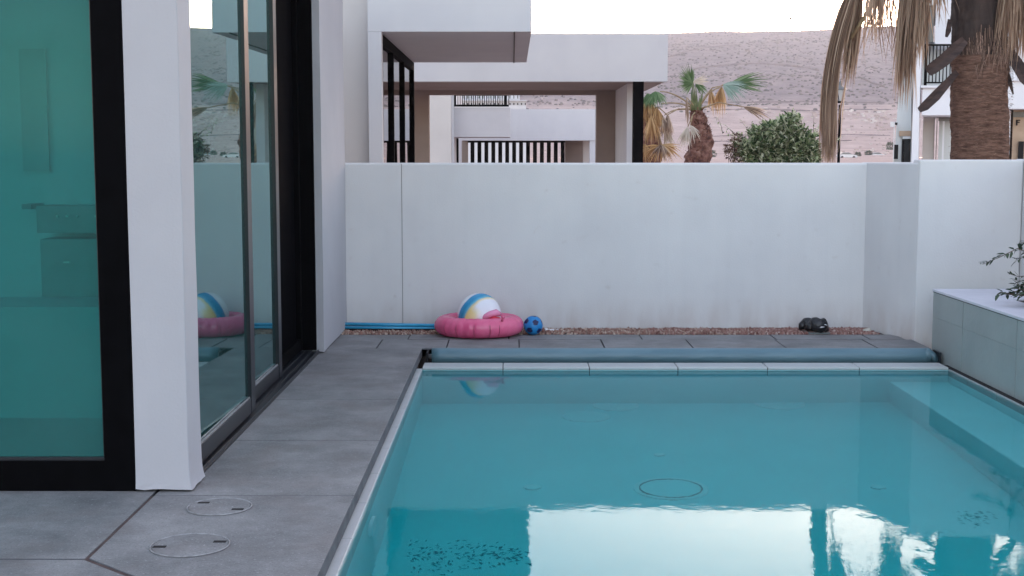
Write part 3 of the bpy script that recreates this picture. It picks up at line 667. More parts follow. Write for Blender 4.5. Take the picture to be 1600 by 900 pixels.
# football
fc_ = at(833, 510.5, 12.18); FR = .090; fc_.z = FR
fb = thing('football', 'small blue football with navy pentagons beside the pink swim ring', 'ball', fc_-Vector((0, 0, FR)))
phi = (1+5**.5)/2
iv = [Vector(v).normalized() for v in [(0,1,phi),(0,-1,phi),(0,1,-phi),(0,-1,-phi),(1,phi,0),(-1,phi,0),(1,-phi,0),(-1,-phi,0),(phi,0,1),(phi,0,-1),(-phi,0,1),(-phi,0,-1)]]
rotm = Matrix.Rotation(.55, 3, 'X')@Matrix.Rotation(.2, 3, 'Y')@Matrix.Rotation(.15, 3, 'Z')
iv = [rotm@v for v in iv]
g = MB(); sphere(g, fc_, FR, 72, 48)
def in_pent(nrm):
    v = max(iv, key=lambda q: q.dot(nrm))
    nb = sorted([q for q in iv if q is not v], key=lambda q: -q.dot(v))[:5]
    for a_ in range(5):
        for b_ in range(a_+1, 5):
            if nb[a_].dot(nb[b_]) > .3:
                d = (nb[a_]+nb[b_]-v*(nb[a_]+nb[b_]).dot(v)).normalized()
                if nrm.dot(d)/nrm.dot(v) > .30: return False
    return True
for k, f in enumerate(g.f):
    c = sum((g.v[i] for i in f), Vector())/len(f)
    g.mi[k] = 1 if in_pent((c-fc_).normalized()) else 0
g.build('ball_skin', [M['football_blue'], M['football_navy']], fb)

g = MB(); a = at(851, 517, 12.45); b = at(872, 517.5, 12.5); g.tube([a, b], .022, 12); g.tube([a-Vector((.0, 0, 0)), a+Vector((.03, 0, 0))], .026, 12)
tag(g.build('pipe', M['white_plastic'], loc=a), 'short white plastic pipe lying on the gravel right of the blue football', 'pipe')
# black crumpled thing
bkc = at(1271, 513, 12.3); bk = thing('water_shoes', 'crumpled black rubber shoes dropped on the gravel by the white wall', 'shoes', (bkc.x, bkc.y, 0))
for (u0, u1, vt, nm, yy) in ((1250, 1282, 503, 'shoe', 12.34), (1262, 1295, 503, 'shoe', 12.24)):
    g = MB(); p0 = at(u0, 519, yy); p1 = at(u1, 519, yy); p0.z = p1.z = .02; top = at((u0+u1)/2, vt, yy).z
    n = 10; pts = []; rad = []
    for i in range(n+1):
        t = i/n; pts.append(p0.lerp(p1, t)+Vector((0, .02*math.sin(t*9), top*.62*math.sin(PI*min(1, t*1.0+.08))**.8))); rad.append(max(.012, top*.62*math.sin(PI*min(.97, t*.94+.04))**.6*(1+.16*math.sin(i*2.3))))
    g.tube(pts, rad, 12)
    for v in g.v: v += Vector(noise.noise_vector(v*28))*.010
    o = g.build(nm, M['black_rubber'], bk)
    s_ = MB(); s_.prism([(p0.x, yy-.05, .004), (p1.x, yy-.05, .004), (p1.x, yy+.04, .004), (p0.x, yy+.04, .004)], (0, 0, .014)); s_.build('sole', mat('grey_sole', (.12,.14,.14), .6), o)
    s_ = MB(); q = at((u0+u1)/2+2, 512, yy-.085); leaf(s_, q, Vector((1, -.1, .2)), Vector((0, -.5, 1)), .05, .016); leaf(s_, q+Vector((.04, 0, .03)), Vector((1, -.1, -.2)), Vector((0, -.5, 1)), .035, .012); s_.build('strap', M['white_plastic'], o)
g = MB(); c = at(1355, 517, 12.35); sphere(g, c, .035, 10, 7, 0, (1.2, 1, .8))
for v in g.v: v += Vector(noise.noise_vector(v*20))*.012
tag(g.build('stone', M['stone'], loc=c), 'single pale stone at the foot of the wall corner', 'stone')

# ------------------------------------------------------------------ the house on the left
house = thing('house', 'white modern house with black window frames at the left edge of the pool deck', 'house', (-4, 8.5, 0))
def col_mesh(x0, x1, y0, y1, z1, flare=True):
    g = MB(); nz = 40; per = []
    nx_ = 6
    ring_ = [(lerp(x0, x1, i/nx_), y0) for i in range(nx_)]+[(x1, lerp(y0, y1, i/nx_)) for i in range(nx_)]+[(lerp(x1, x0, i/nx_), y1) for i in range(nx_)]+[(x0, lerp(y1, y0, i/nx_)) for i in range(nx_)]
    vs = []; fs = []; n = len(ring_); cx, cy = (x0+x1)/2, (y0+y1)/2
    zs = [0.012, .02, .04, .07, .11, .16]+[.16+(z1-.16)*i/nz for i in range(1, nz+1)]
    for k, z in enumerate(zs):
        for (x, y) in ring_:
            fl = .022*math.exp(-z/.045) if flare else 0
            nx2 = noise.noise(Vector((x*6, y*6, z*2.2)))*.004
            if z < .03: nx2 += noise.noise(Vector((x*30, y*30, 3)))*.006
            sx_ = 1 if x > cx+.01 else (-1 if x < cx-.01 else 0)
            if x0 <= -1.88 and sx_ < 0: sx_ = 0
            sy_ = 1 if y > cy+.01 else (-1 if y < cy-.01 else 0)
            zz = z+(noise.noise(Vector((x*25, y*25, 0)))*.008 if k == 0 else 0)
            vs.append((x+sx_*(fl*(1 if x > cx else 0)+nx2), y+sy_*(fl*.5+nx2), zz))
    for k in range(len(zs)-1):
        for i in range(n): fs.append((k*n+i, k*n+(i+1) % n, (k+1)*n+(i+1) % n, (k+1)*n+i))
    g.add(vs, fs, 0, False); return g
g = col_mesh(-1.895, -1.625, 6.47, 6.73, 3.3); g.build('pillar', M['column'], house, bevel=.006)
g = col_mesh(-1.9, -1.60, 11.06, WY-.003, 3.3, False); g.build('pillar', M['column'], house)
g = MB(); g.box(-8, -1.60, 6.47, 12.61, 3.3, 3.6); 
# roof with an added, unseen opening to let sky light into the kitchen
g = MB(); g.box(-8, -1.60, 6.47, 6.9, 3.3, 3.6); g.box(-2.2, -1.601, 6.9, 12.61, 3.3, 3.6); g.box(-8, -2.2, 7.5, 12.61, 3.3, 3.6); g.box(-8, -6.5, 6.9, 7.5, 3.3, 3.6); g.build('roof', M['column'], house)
# kitchen inside
M['kitchen'] = noisy(mat('pale_kitchen_wall', (.5,.62,.62), .7), ((.52,.60,.66), (.60,.67,.73)), scale=1.2)
M['kitchen_floor'] = noisy(mat('interior_floor', (.16,.15,.14), .4), ((.34,.34,.34), (.42,.42,.42)), scale=2)
g = MB(); g.box(-8, -2.08, 9.2, 9.3, 0, 3.298); g.build('inner_wall', M['kitchen'], house)
g = MB(); g.box(-8, -1.9, 12.4, 12.6, 0, 3.298); g.box(-8, -7.9, 6.6, 12.4, 0, 3.298); g.build('inner_wall', M['kitchen_floor'], house)
g = MB(); g.box(-8, -1.86, 6.56, 12.4, -.2, .0); g.build('floor', M['kitchen_floor'], house)
# large fixed window
wn = MB(); wn.box(-2.05, -1.897, 6.475, 6.56, 0.002, 3.3); wn.box(-6, -2.05, 6.477, 6.56, .002, .155); wn.box(-6, -2.05, 6.477, 6.56, 3.2, 3.3); wn.box(-6.1, -6, 6.475, 6.56, .002, 3.3)
fr = wn.build('window', M['black_metal'], house)
g = MB(); g.box(-6, -2.05, 6.515, 6.527, .155, 3.2); g.build('pane', M['teal_glass'], fr)
g = MB(); g.box(-6, -2.05, 6.49, 6.51, .155, .172); g.box(-2.058, -2.05, 6.49, 6.51, .172, 3.2); g.build('bead', M['frame_metal'], fr)
# three door leaves on stepped tracks
def doorleaf(x, y0, y1, st0, st1, glassm, rot=0, z0=.035, screen=False):
    fm = M['frame_metal']
    g = MB(); t = .045; z1 = 3.2
    g.box(x-t, x, y1-st1, y1, z0, z1)
    g.box(x-t, x, y0, y0+st0, z0, z1)
    g.box(x-t+.002, x-.003, y0+st0, y1-st1, z0, z0+.10); g.box(x-t+.002, x-.003, y0+st0, y1-st1, z1-.1, z1)
    fr = g.build('sliding_door', M['black_metal'] if screen else fm, house, bevel=.002)
    a = y0+st0; b = y1-st1
    g = MB(); xm = x-.040; dx = math.tan(rot)*(b-a)/2
    g.prism([(xm-dx, a, z0+.1), (xm+dx, b, z0+.1), (xm+dx, b, z1-.1), (xm-dx, a, z1-.1)], (-.006, 0, 0)); g.build('pane', glassm, fr)
    if not screen:
        g = MB(); g.box(x-.034, x-.026, a, b, z0+.100, z0+.112); g.box(x-.018, x-.010, a, b, z0+.100, z0+.108); g.build('bead', M['cover_ring'], fr)
    return fr
ROT = math.radians(1.5)
doorleaf(-1.668, 6.735, 8.42, .03, .13, M['door_glass'], ROT)
doorleaf(-1.722, 8.25, 9.72, .1, .12, M['door_glass'], ROT)
doorleaf(-1.776, 9.6, 11.055, .1, .1, M['black_mesh'] if 'black_mesh' in M else mat('black_insect_screen', (.002,.002,.003), .9, spec=.02), 0, screen=True)
g = MB(); g.box(-1.84, -1.640, 6.74, 11.057, -.06, .012); g.box(-1.84, -1.70, 6.74, 11.057, .012, .022)
for xx in (-1.648, -1.703, -1.757): g.box(xx-.004, xx+.004, 6.74, 11.057, .012, .030)
g.build('door_track', M['frame_metal'], house)
g = MB(); g.box(-1.84, -1.65, 6.74, 11.057, 3.2, 3.3); g.box(-1.84, -1.662, 11.03, 11.058, .03, 3.2); g.build('door_frame', M['black_metal'], house)
# kitchen pieces seen through the tinted window
Yk = 9.2
def pxbox(mb, u0, u1, v0, v1, Y, depth, mi=0, back=True):
    a = at(u0, v1, Y); b = at(u1, v0, Y); mb.box(a.x, b.x, Y, Y+depth, a.z, b.z, mi)
M['oven_dark'] = noisy(mat('dark_oven_enamel', (.13,.14,.14), .3), ((.11,.12,.12), (.16,.17,.17)), scale=4)
M['oven_grey'] = noisy(mat('grey_oven_enamel', (.3,.36,.38), .6, spec=.1), ((.27,.33,.35), (.32,.38,.40)), scale=4)
M['cab'] = noisy(mat('grey_kitchen_front', (.22,.24,.24), .5), ((.42,.48,.52), (.46,.52,.56)), scale=2)
ov = thing('oven', 'built-in oven with a row of knobs seen through the tinted window', 'oven', (at(110, 420, 8.9).x, 8.95, .6))
g = MB(); pxbox(g, 66, 190, 374, 464, 8.9, .298); g.build('oven_door', M['oven_grey'], ov)
g = MB(); pxbox(g, 58, 190, 322, 364, 8.9, .298); g.build('control_panel', M['oven_grey'], ov)
for u in (89, 104, 120, 149):
    g = MB(); c = at(u, 338, 8.88); g.tube([c, c+Vector((0, .02, 0))], .008, 10); g.build('knob', M['white_plastic'], ov)
g = MB(); c = at(104, 410, 8.885); g.box(c.x-.02, c.x+.02, 8.88, 8.9, c.z-.006, c.z+.006); g.build('handle', M['white_plastic'], ov)
g = MB(); pxbox(g, 34, 48, 319, 327, 8.95, .248); tag(g.build('shelf', M['oven_grey'], loc=(-3.4, 9.2, 1.3)), 'short dark shelf left of the oven seen through the tinted window', 'shelf')
g = MB(); pxbox(g, 36, 70, 76, 268, 9.17, .026); tag(g.build('wall_cabinet', M['cab'], loc=at(53, 268, 9.16)), 'tall narrow grey cabinet on the wall seen through the tinted window', 'cabinet')
g = MB(); a = at(160, 480, 8.3); g.box(-5.5, -2.3, 8.3, 8.88, .001, a.z, 0)
tag(g.build('kitchen_island', M['cab'], loc=(-3.5, 8.6, 0)), 'low dark kitchen island in front of the oven seen through the tinted window', 'counter')

# ------------------------------------------------------------------ neighbouring house with the cantilever
nh = thing('neighbouring_house', 'white cubic neighbouring house with an overhanging upper storey beyond the garden wall', 'house', (-1, 17, -.3))
g = MB(); g.box(-1.56, .21, 14.4, 19.3, 3.0, 6.2); g.build('upper_storey', M['neigh'], nh)
g = MB(); g.box(-1.56, -1.415, 14.402, 14.55, -.3, 2.998); g.build('corner_wall', M['neigh'], nh)
g = MB(); g.box(-6, -1.562, 14.6, 14.8, -.3, 6.2); g.build('side_wall', M['neigh_beige'], nh)
g = MB(); g.box(.02, .035, 14.42, 19.28, 2.988, 3.001); g.build('soffit_groove', M['grout'], nh)
g = MB(); X = -1.42
yy = [14.56, 15.9, 17.5, 19.2]
for q in yy: g.box(X-.08, X, q, q+.07, -.3, 2.99)
g.box(X-.08, X, 14.63, 19.2, 2.88, 2.989); g.box(X-.08, X, 14.63, 19.2, -.3, -.1)
fr = g.build('window', M['black_metal'], nh)
for p, q in zip(yy, yy[1:]):
    g = MB(); g.box(X-.045, X-.035, p+.07, q, -.1, 2.88); g.build('pane', M['far_glass'], fr)
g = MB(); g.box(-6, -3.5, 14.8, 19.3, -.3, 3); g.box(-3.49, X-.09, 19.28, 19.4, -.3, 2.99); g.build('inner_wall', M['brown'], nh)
# pergola house behind
ph = thing('covered_terrace', 'flat-roofed white covered terrace with a black post behind the neighbouring house', 'terrace', (.4, 27, -.3))
g = MB(); g.box(-4.2, 2.93, 25.0, 25.3, 3.03, 3.92); g.build('fascia', M['neigh'], ph)
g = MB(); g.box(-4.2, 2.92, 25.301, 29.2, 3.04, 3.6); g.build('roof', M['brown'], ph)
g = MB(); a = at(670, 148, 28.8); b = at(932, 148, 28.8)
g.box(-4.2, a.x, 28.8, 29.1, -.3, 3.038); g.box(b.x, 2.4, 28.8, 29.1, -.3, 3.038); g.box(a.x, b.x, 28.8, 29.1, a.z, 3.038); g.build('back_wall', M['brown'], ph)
g = MB(); g.box(2.25, 2.42, 25.9, 28.799, -.3, 3.038); g.build('end_wall', M['neigh'], ph)
a = at(989, 200, 25.05); b = at(1005, 200, 25.05)
g = MB(); g.box(a.x, b.x, 25.02, 25.2, -.3, 3.029); g.build('post', M['black_metal'], ph)
g = MB(); g.box(-2.3, -2.0, 19.5, 25.29, -.3, 3.0); g.build('side_wall', M['neigh_beige'], ph)
# third house
th = thing('distant_house', 'white house with a grey balcony seen through the terrace opening', 'house', (-.5, 44, -.3))
def PB(name, m, u0, u1, v0, v1, Y, dep, parent=None, gnd=False, bevel=0):
    a = at(u0, v1, Y); b = at(u1, v0, Y); g = MB(); z0 = -.5 if gnd else a.z
    if u0 > 1380: g.prism([(a.x, Y, z0), (b.x, Y, z0), (b.x, Y, b.z), (a.x, Y, b.z)], (.335*dep, dep, 0))
    else: g.box(a.x, b.x, Y, Y+dep, z0, b.z)
    return g.build(name, m, parent, bevel=bevel)
PB('wall', M['neigh_beige'], 640, 704, 60, 257, 38, 6, th, True)
PB('wall', M['far_white'], 704.2, 708.5, 60, 257, 38.3, 6, th, True)
bal = PB('balcony', M['grey_panel'], 708.6, 797, 168, 214, 38.5, 3.0, th)
g = MB(); a = at(708.6, 166.5, 38.5); b = at(795, 163.5, 38.5); g.box(a.x, b.x, 38.45, 38.6, a.z, b.z); b2 = at(795, 149.5, 38.5)
g.box(a.x, b.x, 38.5, 38.53, b2.z, b2.z+.03)
for i in range(26):
    x = lerp(a.x, b.x, i/25); g.box(x-.011, x+.011, 38.5, 38.522, b.z, b2.z)
for u in (710.5, 790): x = at(u, 150, 38.5).x; g.box(x-.04, x+.04, 38.49, 38.56, b.z, b2.z+.2)
g.build('railing', M['black_metal'], bal)
PB('fascia', M['far_white'], 718, 931, 170.5, 219.5, 45, .4, th)
PB('roof_slab', M['brown'], 718, 931, 216, 219, 45.41, 5, th)
PB('wall', M['brown'], 719, 731, 220, 260, 49, .3, th, True)
PB('wall', M['brown'], 883, 911, 220, 260, 49, .3, th, True)
PB('wall', M['neigh_beige'], 911.2, 921, 220, 260, 47, .3, th, True)
PB('wall', M['far_white'], 921.2, 931.5, 219.6, 260, 45.05, .3, th, True)
PB('dark_opening', M['black_metal'], 708.7, 716, 216, 260, 40, .3, th, True)
sf = thing('slatted_screen', 'black vertical slat screen below the white balcony level of the distant house', 'fence', at(806, 256, 48))
a = at(731, 223, 48); b = at(883, 223, 48)
g = MB(); g.box(a.x, b.x, 48, 48.1, a.z, a.z+.08); g.build('top_rail', M['black_metal'], sf)
n = 14; wd = (b.x-a.x)/n
for i in range(n+1):
    g = MB(); xx = a.x+wd*(i)+wd*.38
    if i == n: continue
    g.box(xx, xx+wd*.56, 48, 48.08, -.5, a.z); g.build('slat', M['black_metal'], sf)
# terraced hotel far behind
ht = thing('terraced_building', 'long white terraced building with small dark windows far behind the balcony', 'building', at(750, 180, 160))
PB('wall', M['far_white'], 690, 822, 158, 200, 160, 14, ht, True); PB('parapet', M['far_white'], 690, 823, 156.5, 158, 159.6, 15, ht)
for i in range(21): PB('window', M['hole'], 700+i*6.0, 701.8+i*6.0, 161, 163.8, 159.9, .3, ht)
PB('wall', M['far_white'], 690, 812, 136, 156, 166, 14, ht)
for i in range(19): PB('window', M['oven_dark'], 700+i*6.0, 701.6+i*6.0, 147, 154, 165.9, .3, ht)

# ------------------------------------------------------------------ apartment block on the right
ap = thing('apartment_building', 'pale apartment block with a railed balcony behind the tall palm', 'building', (12, 38, -.3))
YA = 35.0
M['ap_wall'] = stucco('apartment_wall', (.60,.64,.64), (.66,.69,.69), .1)
M['ap_white'] = stucco('apartment_white', (.72,.74,.78), (.78,.79,.82), .1)
M['tan_panel'] = noisy(mat('tan_facade_panel', (.42,.31,.22), .8), ((.36,.26,.18), (.48,.36,.26)), scale=3)
g = MB(); g.prism([at(1396, 262, YA+.6), at(1424, 262, YA+.6), at(1424, -60, YA+.6), at(1412, -60, YA+.6), at(1408, 90, YA+.6)], (2.6, 8, 0)); g.build('side_wall', M['ap_wall'], ap)
PB('corner_pier', M['ap_white'], 1423.5, 1440, 68, 262, YA, .8, ap, True)
PB('upper_wall', M['ap_wall'], 1440, 1447, -60, 66, YA+2.0, 6, ap); PB('upper_wall', M['ap_white'], 1460.5, 1500, -60, 72, YA+2.0, 6, ap)
wf = PB('window', M['oven_dark'], 1447, 1460, 8, 66, YA+2.1, .1, ap)
PB('upper_wall', M['ap_wall'], 1447, 1460.5, -60, 8, YA+2.0, 6, ap)
PB('upper_wall', M['ap_wall'], 1424.5, 1440, -60, 67, YA+1.0, 6, ap)
bal = PB('balcony', M['ap_white'], 1440.2, 1500, 137, 180, YA+.1, 3.5, ap); PB('balcony_ledge', M['ap_white'], 1439, 1500, 133.5, 137, YA, 3.6, bal)
PB('back_wall', M['ap_wall'], 1440, 1500, 66, 134, YA+3.2, .2, ap)
g = MB(); a = at(1445, 134, YA+.15); b = at(1500, 72, YA+.15); g.box(a.x, b.x, YA+.1, YA+.13, b.z, b.z+.05); g.box(a.x, b.x, YA+.1, YA+.13, a.z+.06, a.z+.1)
x = a.x
while x < b.x: g.box(x-.011, x+.011, YA+.105, YA+.127, a.z+.06, b.z); x += .092
g.box(a.x-.03, a.x+.03, YA+.09, YA+.15, a.z, b.z+.06)
g.build('railing', M['black_metal'], bal)
PB('porch_wall', M['neigh_beige'], 1440.2, 1461, 180, 262, YA+2.2, .3, ap, True); PB('door_frame', M['brown'], 1461.1, 1465, 180, 262, YA+2.1, .3, ap, True)
PB('porch_wall', M['ap_wall'], 1465.2, 1500, 188, 262, YA+2.4, .3, ap, True); PB('blind_box', M['oven_dark'], 1466, 1500, 182, 189, YA+2.0, .3, ap)
PB('porch_post', M['ap_white'], 1471, 1476, 189, 262, YA+1.6, .15, ap, True)
wd = PB('window', M['hole'], 1408, 1423, 213, 262, YA+.55, .1, ap, True); PB('lintel', M['tan_panel'], 1405, 1423.3, 204.5, 212.5, YA+.5, .14, ap)
PB('pane', M['far_glass'], 1412, 1421.5, 218, 262, YA+.52, .02, wd); PB('sill_frame', M['ap_wall'], 1410, 1423, 213.2, 217, YA+.5, .05, wd)
PB('shutter', M['hole'], 1396.5, 1403.5, 226, 248.5, YA+.45, .1, ap)
PB('upper_storey', M['ap_white'], 1560, 1640, -60, 170, YA+1.2, 4, ap); PB('string_course', M['ap_white'], 1566, 1640, 122, 126, YA+1.1, .2, ap)
PB('ground_floor', M['tan_panel'], 1580, 1640, 170.5, 262, YA+2.0, 3, ap, True)
PB('side_wall', M['ap_white'], 1560, 1579.8, 170.5, 262, YA+2.0, 3, ap, True)
wd = PB('window', M['hole'], 1590, 1600, 221, 262, YA+1.9, .1, ap, True); PB('lintel', M['oven_dark'], 1583, 1604, 175, 183, YA+1.95, .1, ap)
g = MB()
for (u0, u1, v0, v1) in ((1588, 1590, 187, 196), (1590, 1594, 187, 188.6), (1590, 1593, 190.5, 192)):
    a = at(u0, v1, YA+1.96); b = at(u1, v0, YA+1.96); g.box(a.x, b.x, YA+1.95, YA+1.99, a.z, b.z)
g.build('letter', M['hole'], ap)
ac = thing('air_conditioner', 'white air conditioner unit high on the apartment wall right of the palm trunk', 'air conditioner', at(1585, 66, YA+.9))
PB('casing', M['white_plastic'], 1581.5, 1590.5, 38, 66, YA+.9, .28, ac); PB('grille', M['hole'], 1583, 1587.5, 46, 56, YA+.88, .03, ac); PB('bracket', M['frame_metal'], 1582, 1590, 62, 65, YA+.87, .03, ac)
sc_ = thing('security_camera', 'small white security camera on a bracket at the left corner of the apartment block', 'camera', at(1397, 197, YA+.4))
PB('casing', M['white_plastic'], 1391, 1398, 190, 198, YA+.35, .25, sc_); c = at(1398.5, 193, YA+.4); g = MB(); g.tube([c, c+Vector((.06, -.02, -.01))], .035, 12); g.build('lens', M['hole'], sc_)
g = MB(); g.tube([c+Vector((.0, .1, 0)), c+Vector((.14, .25, .06))], .015, 6); g.build('bracket', M['white_plastic'], sc_)
pp_ = PB('downpipe', M['white_plastic'], 1394.8, 1398, 198, 262, YA+.4, .06, None, True); pp_.name = 'downpipe'; pp_.parent = ap; pp_.location = -Vector(ap['_w'])

# ------------------------------------------------------------------ street lamp
LY = 40.0
lp = thing('street_lamp', 'old-fashioned black lantern on a post half behind the hanging dead fronds', 'street lamp', (at(1312, 250, LY).x, LY, -.3))
cx = at(1312.5, 160, LY).x; g = MB(); zt = at(1312, 164, LY).z; g.tube([(cx, LY, -.3), (cx, LY, .3), (cx, LY, .35), (cx, LY, zt)], [.11, .09, .045, .04], 10); g.build('pole', M['black_metal'], lp)
z1 = at(1312, 158, LY).z; z2 = at(1312, 141, LY).z; g = MB()
for k in range(4):
    a = PI/4+k*PI/2; g.tube([(cx+.06*math.cos(a), LY+.06*math.sin(a), z1), (cx+.17*math.cos(a), LY+.17*math.sin(a), z2)], .012, 5)
g.disc((cx, LY, z1-.06), .08, .06, 10); g.build('lantern_cage', M['black_metal'], lp)
g = MB(); g.tube([(cx, LY, z2), (cx, LY, z2+.02), (cx, LY, z2+.13), (cx, LY, z2+.16), (cx, LY, z2+.24), (cx, LY, z2+.30)], [.20, .20, .07, .05, .04, .005], 8, sm=False); g.build('lantern_roof', M['oven_dark'], lp)
g = MB(); g.tube([(cx, LY, z1), (cx, LY, z2)], [.055, .15], 8, sm=False); g.build('lantern_glass', mat('frosted_lantern_glass', (.55,.55,.55), .3), lp)

# ------------------------------------------------------------------ palms
def seg_leaf(g, hub, d, n_, L, wd, droop, mi=0, k=5, sag=0):
    """one leaf segment: starts at hub along d, droops under gravity"""
    pts = []; p = hub.copy(); dd = d.normalized(); st = L/k
    for i in range(k+1):
        pts.append(p.copy()); p = p+dd*st; dd = (dd+Vector((0, 0, -droop*(i+1)/k))).normalized()
    side = d.cross(n_).normalized()
    ws = [wd*.3, wd*.95, wd*.85, wd*.5, wd*.25, wd*.03][:k+1]
    g.ribbon(pts, ws, side, mi)
def fan(name, m, hub, d, nrm, L, spread, nseg, wd, droop, parent, stalk=None, sm=None, jit=.1, split=0):
    g = MB(); d = d.normalized(); nrm = (nrm-d*nrm.dot(d)).normalized(); sidev = d.cross(nrm)
    dead = 'dead' in name
    if dead: jit = .28; nseg = int(nseg*1.5); wd *= .75
    for i in range(nseg):
        t = -1+2*(i+.5+(random.uniform(-1.5, 1.5) if dead else 0))/nseg; a = t*spread; l = L*(1-.28*abs(t)**2)*(random.uniform(.55, 1.15) if dead else random.uniform(.88, 1.05))
        v = (d*math.cos(a)+sidev*math.sin(a)+nrm*(.12*math.cos(a*2)+random.uniform(-jit, jit))).normalized()
        seg_leaf(g, hub, v, nrm+rv(.35), l, wd*random.uniform(.7, 1.2), droop*random.uniform(.5, 1.5))
    o = g.build(name, m, parent)
    if stalk:
        s = MB(); s.tube(stalk, [.03, .022, .016, .012][:len(stalk)] if len(stalk) <= 4 else [.02]*len(stalk), 6); s.build('stalk', sm or M['petiole'], o)
    return o

# --- tall palm
TY = 14.5
tp = thing('palm_tree', 'tall thick-trunked palm with a skirt of dead hanging fronds behind the wall at right', 'palm tree', (5.2, TY, -.3))
def trunk_mesh(pts, rad, n=40, amp=.02, ringf=22, ramp=.012):
    g = MB(); vs = []; fs = []
    m_ = 150
    def interp(z):
        for (a, ra), (b, rb) in zip(zip(pts, rad), zip(pts[1:], rad[1:])):
            if a.z <= z <= b.z:
                t = (z-a.z)/(b.z-a.z); return a.lerp(b, t), lerp(ra, rb, t)
        return pts[-1], rad[-1]
    for k in range(m_+1):
        z = lerp(pts[0].z, pts[-1].z, k/m_); c, r = interp(z)
        for j_ in range(n):
            a = 2*PI*j_/n; q = Vector((math.cos(a)*2, math.sin(a)*2, z*3))
            r2 = r+amp*noise.fractal(q*1.5, 1, 2, 4)+ramp*abs(math.sin(z*ringf+2*noise.noise(q)))
            vs.append(c+Vector((math.cos(a)*r2, math.sin(a)*r2, 0)))
    for k in range(m_):
        for j_ in range(n): fs.append((k*n+j_, k*n+(j_+1) % n, (k+1)*n+(j_+1) % n, (k+1)*n+j_))
    fs.append(tuple(range(n-1, -1, -1))); fs.append(tuple(range(m_*n, m_*n+n))); g.add(vs, fs, 0, True); return g
tb = at(1531, 250, TY); tm = at(1531, 95, TY); tt = at(1527, -80, TY)
low = Vector((tb.x+.01, TY, -.3))
g = trunk_mesh([low, tb, at(1530, 88, TY)], [.34, .300, .292], amp=.022, ringf=37, ramp=.004); g.build('trunk', M['bark'], tp)
g = trunk_mesh([at(1530, 92, TY), tm+Vector((0, 0, .02)), at(1527, 40, TY), at(1526, -30, TY), Vector((tt.x, TY, 4.6))], [.28, .275, .262, .25, .22], amp=.03, ringf=3, ramp=.004); g.build('upper_trunk', M['bark_dark'], tp)
# fibres sticking out of the trunk
g = MB()
for i in range(1500):
    z = random.uniform(.6, 2.75); a = random.uniform(PI*.9, 2.1*PI); r_ = .297+random.uniform(-.005, .012); p = Vector((tb.x+r_*math.cos(a), TY+r_*math.sin(a), z))
    t_ = Vector((-math.sin(a), math.cos(a), random.uniform(-.5, .5)))*random.choice((-1, 1))
    g.ribbon([p, p+t_*random.uniform(.02, .07)+Vector((math.cos(a), math.sin(a), -.3))*random.uniform(.005, .03)], [.004, .001], Vector((0, 0, 1)))
for i in range(420):
    a = random.uniform(PI*.85, 2.15*PI); z = at(1530, 92, TY).z+random.uniform(-.05, .25); r_ = .30; p = Vector((tb.x+r_*math.cos(a), TY+r_*math.sin(a), z)); t_ = Vector((-math.sin(a), math.cos(a), 0))
    g.ribbon([p+Vector((0, 0, .1)), p+Vector((math.cos(a), math.sin(a), 0))*.012, p+t_*random.uniform(-.06, .06)+Vector((math.cos(a)*.01, math.sin(a)*.01, -random.uniform(.05, .22)))], [.008, .006, .002], t_)
M['fibre'] = random_mat('palm_fibre', [(0,(.04,.026,.02)), (.6,(.14,.09,.07)), (1,(.34,.23,.18))]); g.build('trunk_fibre', M['fibre'], tp)
# broken leaf bases
def boot(pts, ws, curl=.3):
    g = MB(); P = [at(u, v, y) for u, v, y in pts]; n = len(P)
    vs = []; fs = []
    for i, p in enumerate(P):
        t = (P[min(i+1, n-1)]-P[max(i-1, 0)]).normalized(); s = t.cross(Vector((0, 1, 0))).normalized(); w_ = ws[i]
        vs += [p-s*w_, p+Vector((0, w_*curl, 0)), p+s*w_, p+Vector((0, w_*curl+.02, 0))]
    for i in range(n-1):
        for a, b in ((0,1),(1,2),(2,3),(3,0)): fs.append((i*4+a, i*4+b, (i+1)*4+b, (i+1)*4+a))
    fs += [(0,1,2,3), tuple(range(4*n-1, 4*n-5, -1))]; g.add(vs, fs, 0, False)
    for v in g.v: v += Vector(noise.noise_vector(v*9))*.008
    return g.build('leaf_base', M['boot'], tp)
boot([(1508, 62, TY-.26), (1494, 76, TY-.3), (1475, 94, TY-.34), (1458, 106, TY-.36), (1450, 112, TY-.36)], [.05, .065, .07, .065, .055])
boot([(1496, 112, TY-.15), (1482, 127, TY-.28), (1462, 150, TY-.32), (1445, 166, TY-.34), (1436, 172, TY-.34)], [.03, .04, .058, .05, .03])
boot([(1578, 80, TY-.2), (1588, 98, TY-.26), (1602, 122, TY-.28), (1618, 140, TY-.28)], [.05, .065, .07, .05])
boot([(1484, 30, TY-.1), (1482, 48, TY-.12), (1479, 58, TY-.12)], [.02, .03, .015]); boot([(1572, 108, TY-.1), (1577, 125, TY-.14), (1583, 148, TY-.15)], [.02, .028, .008])
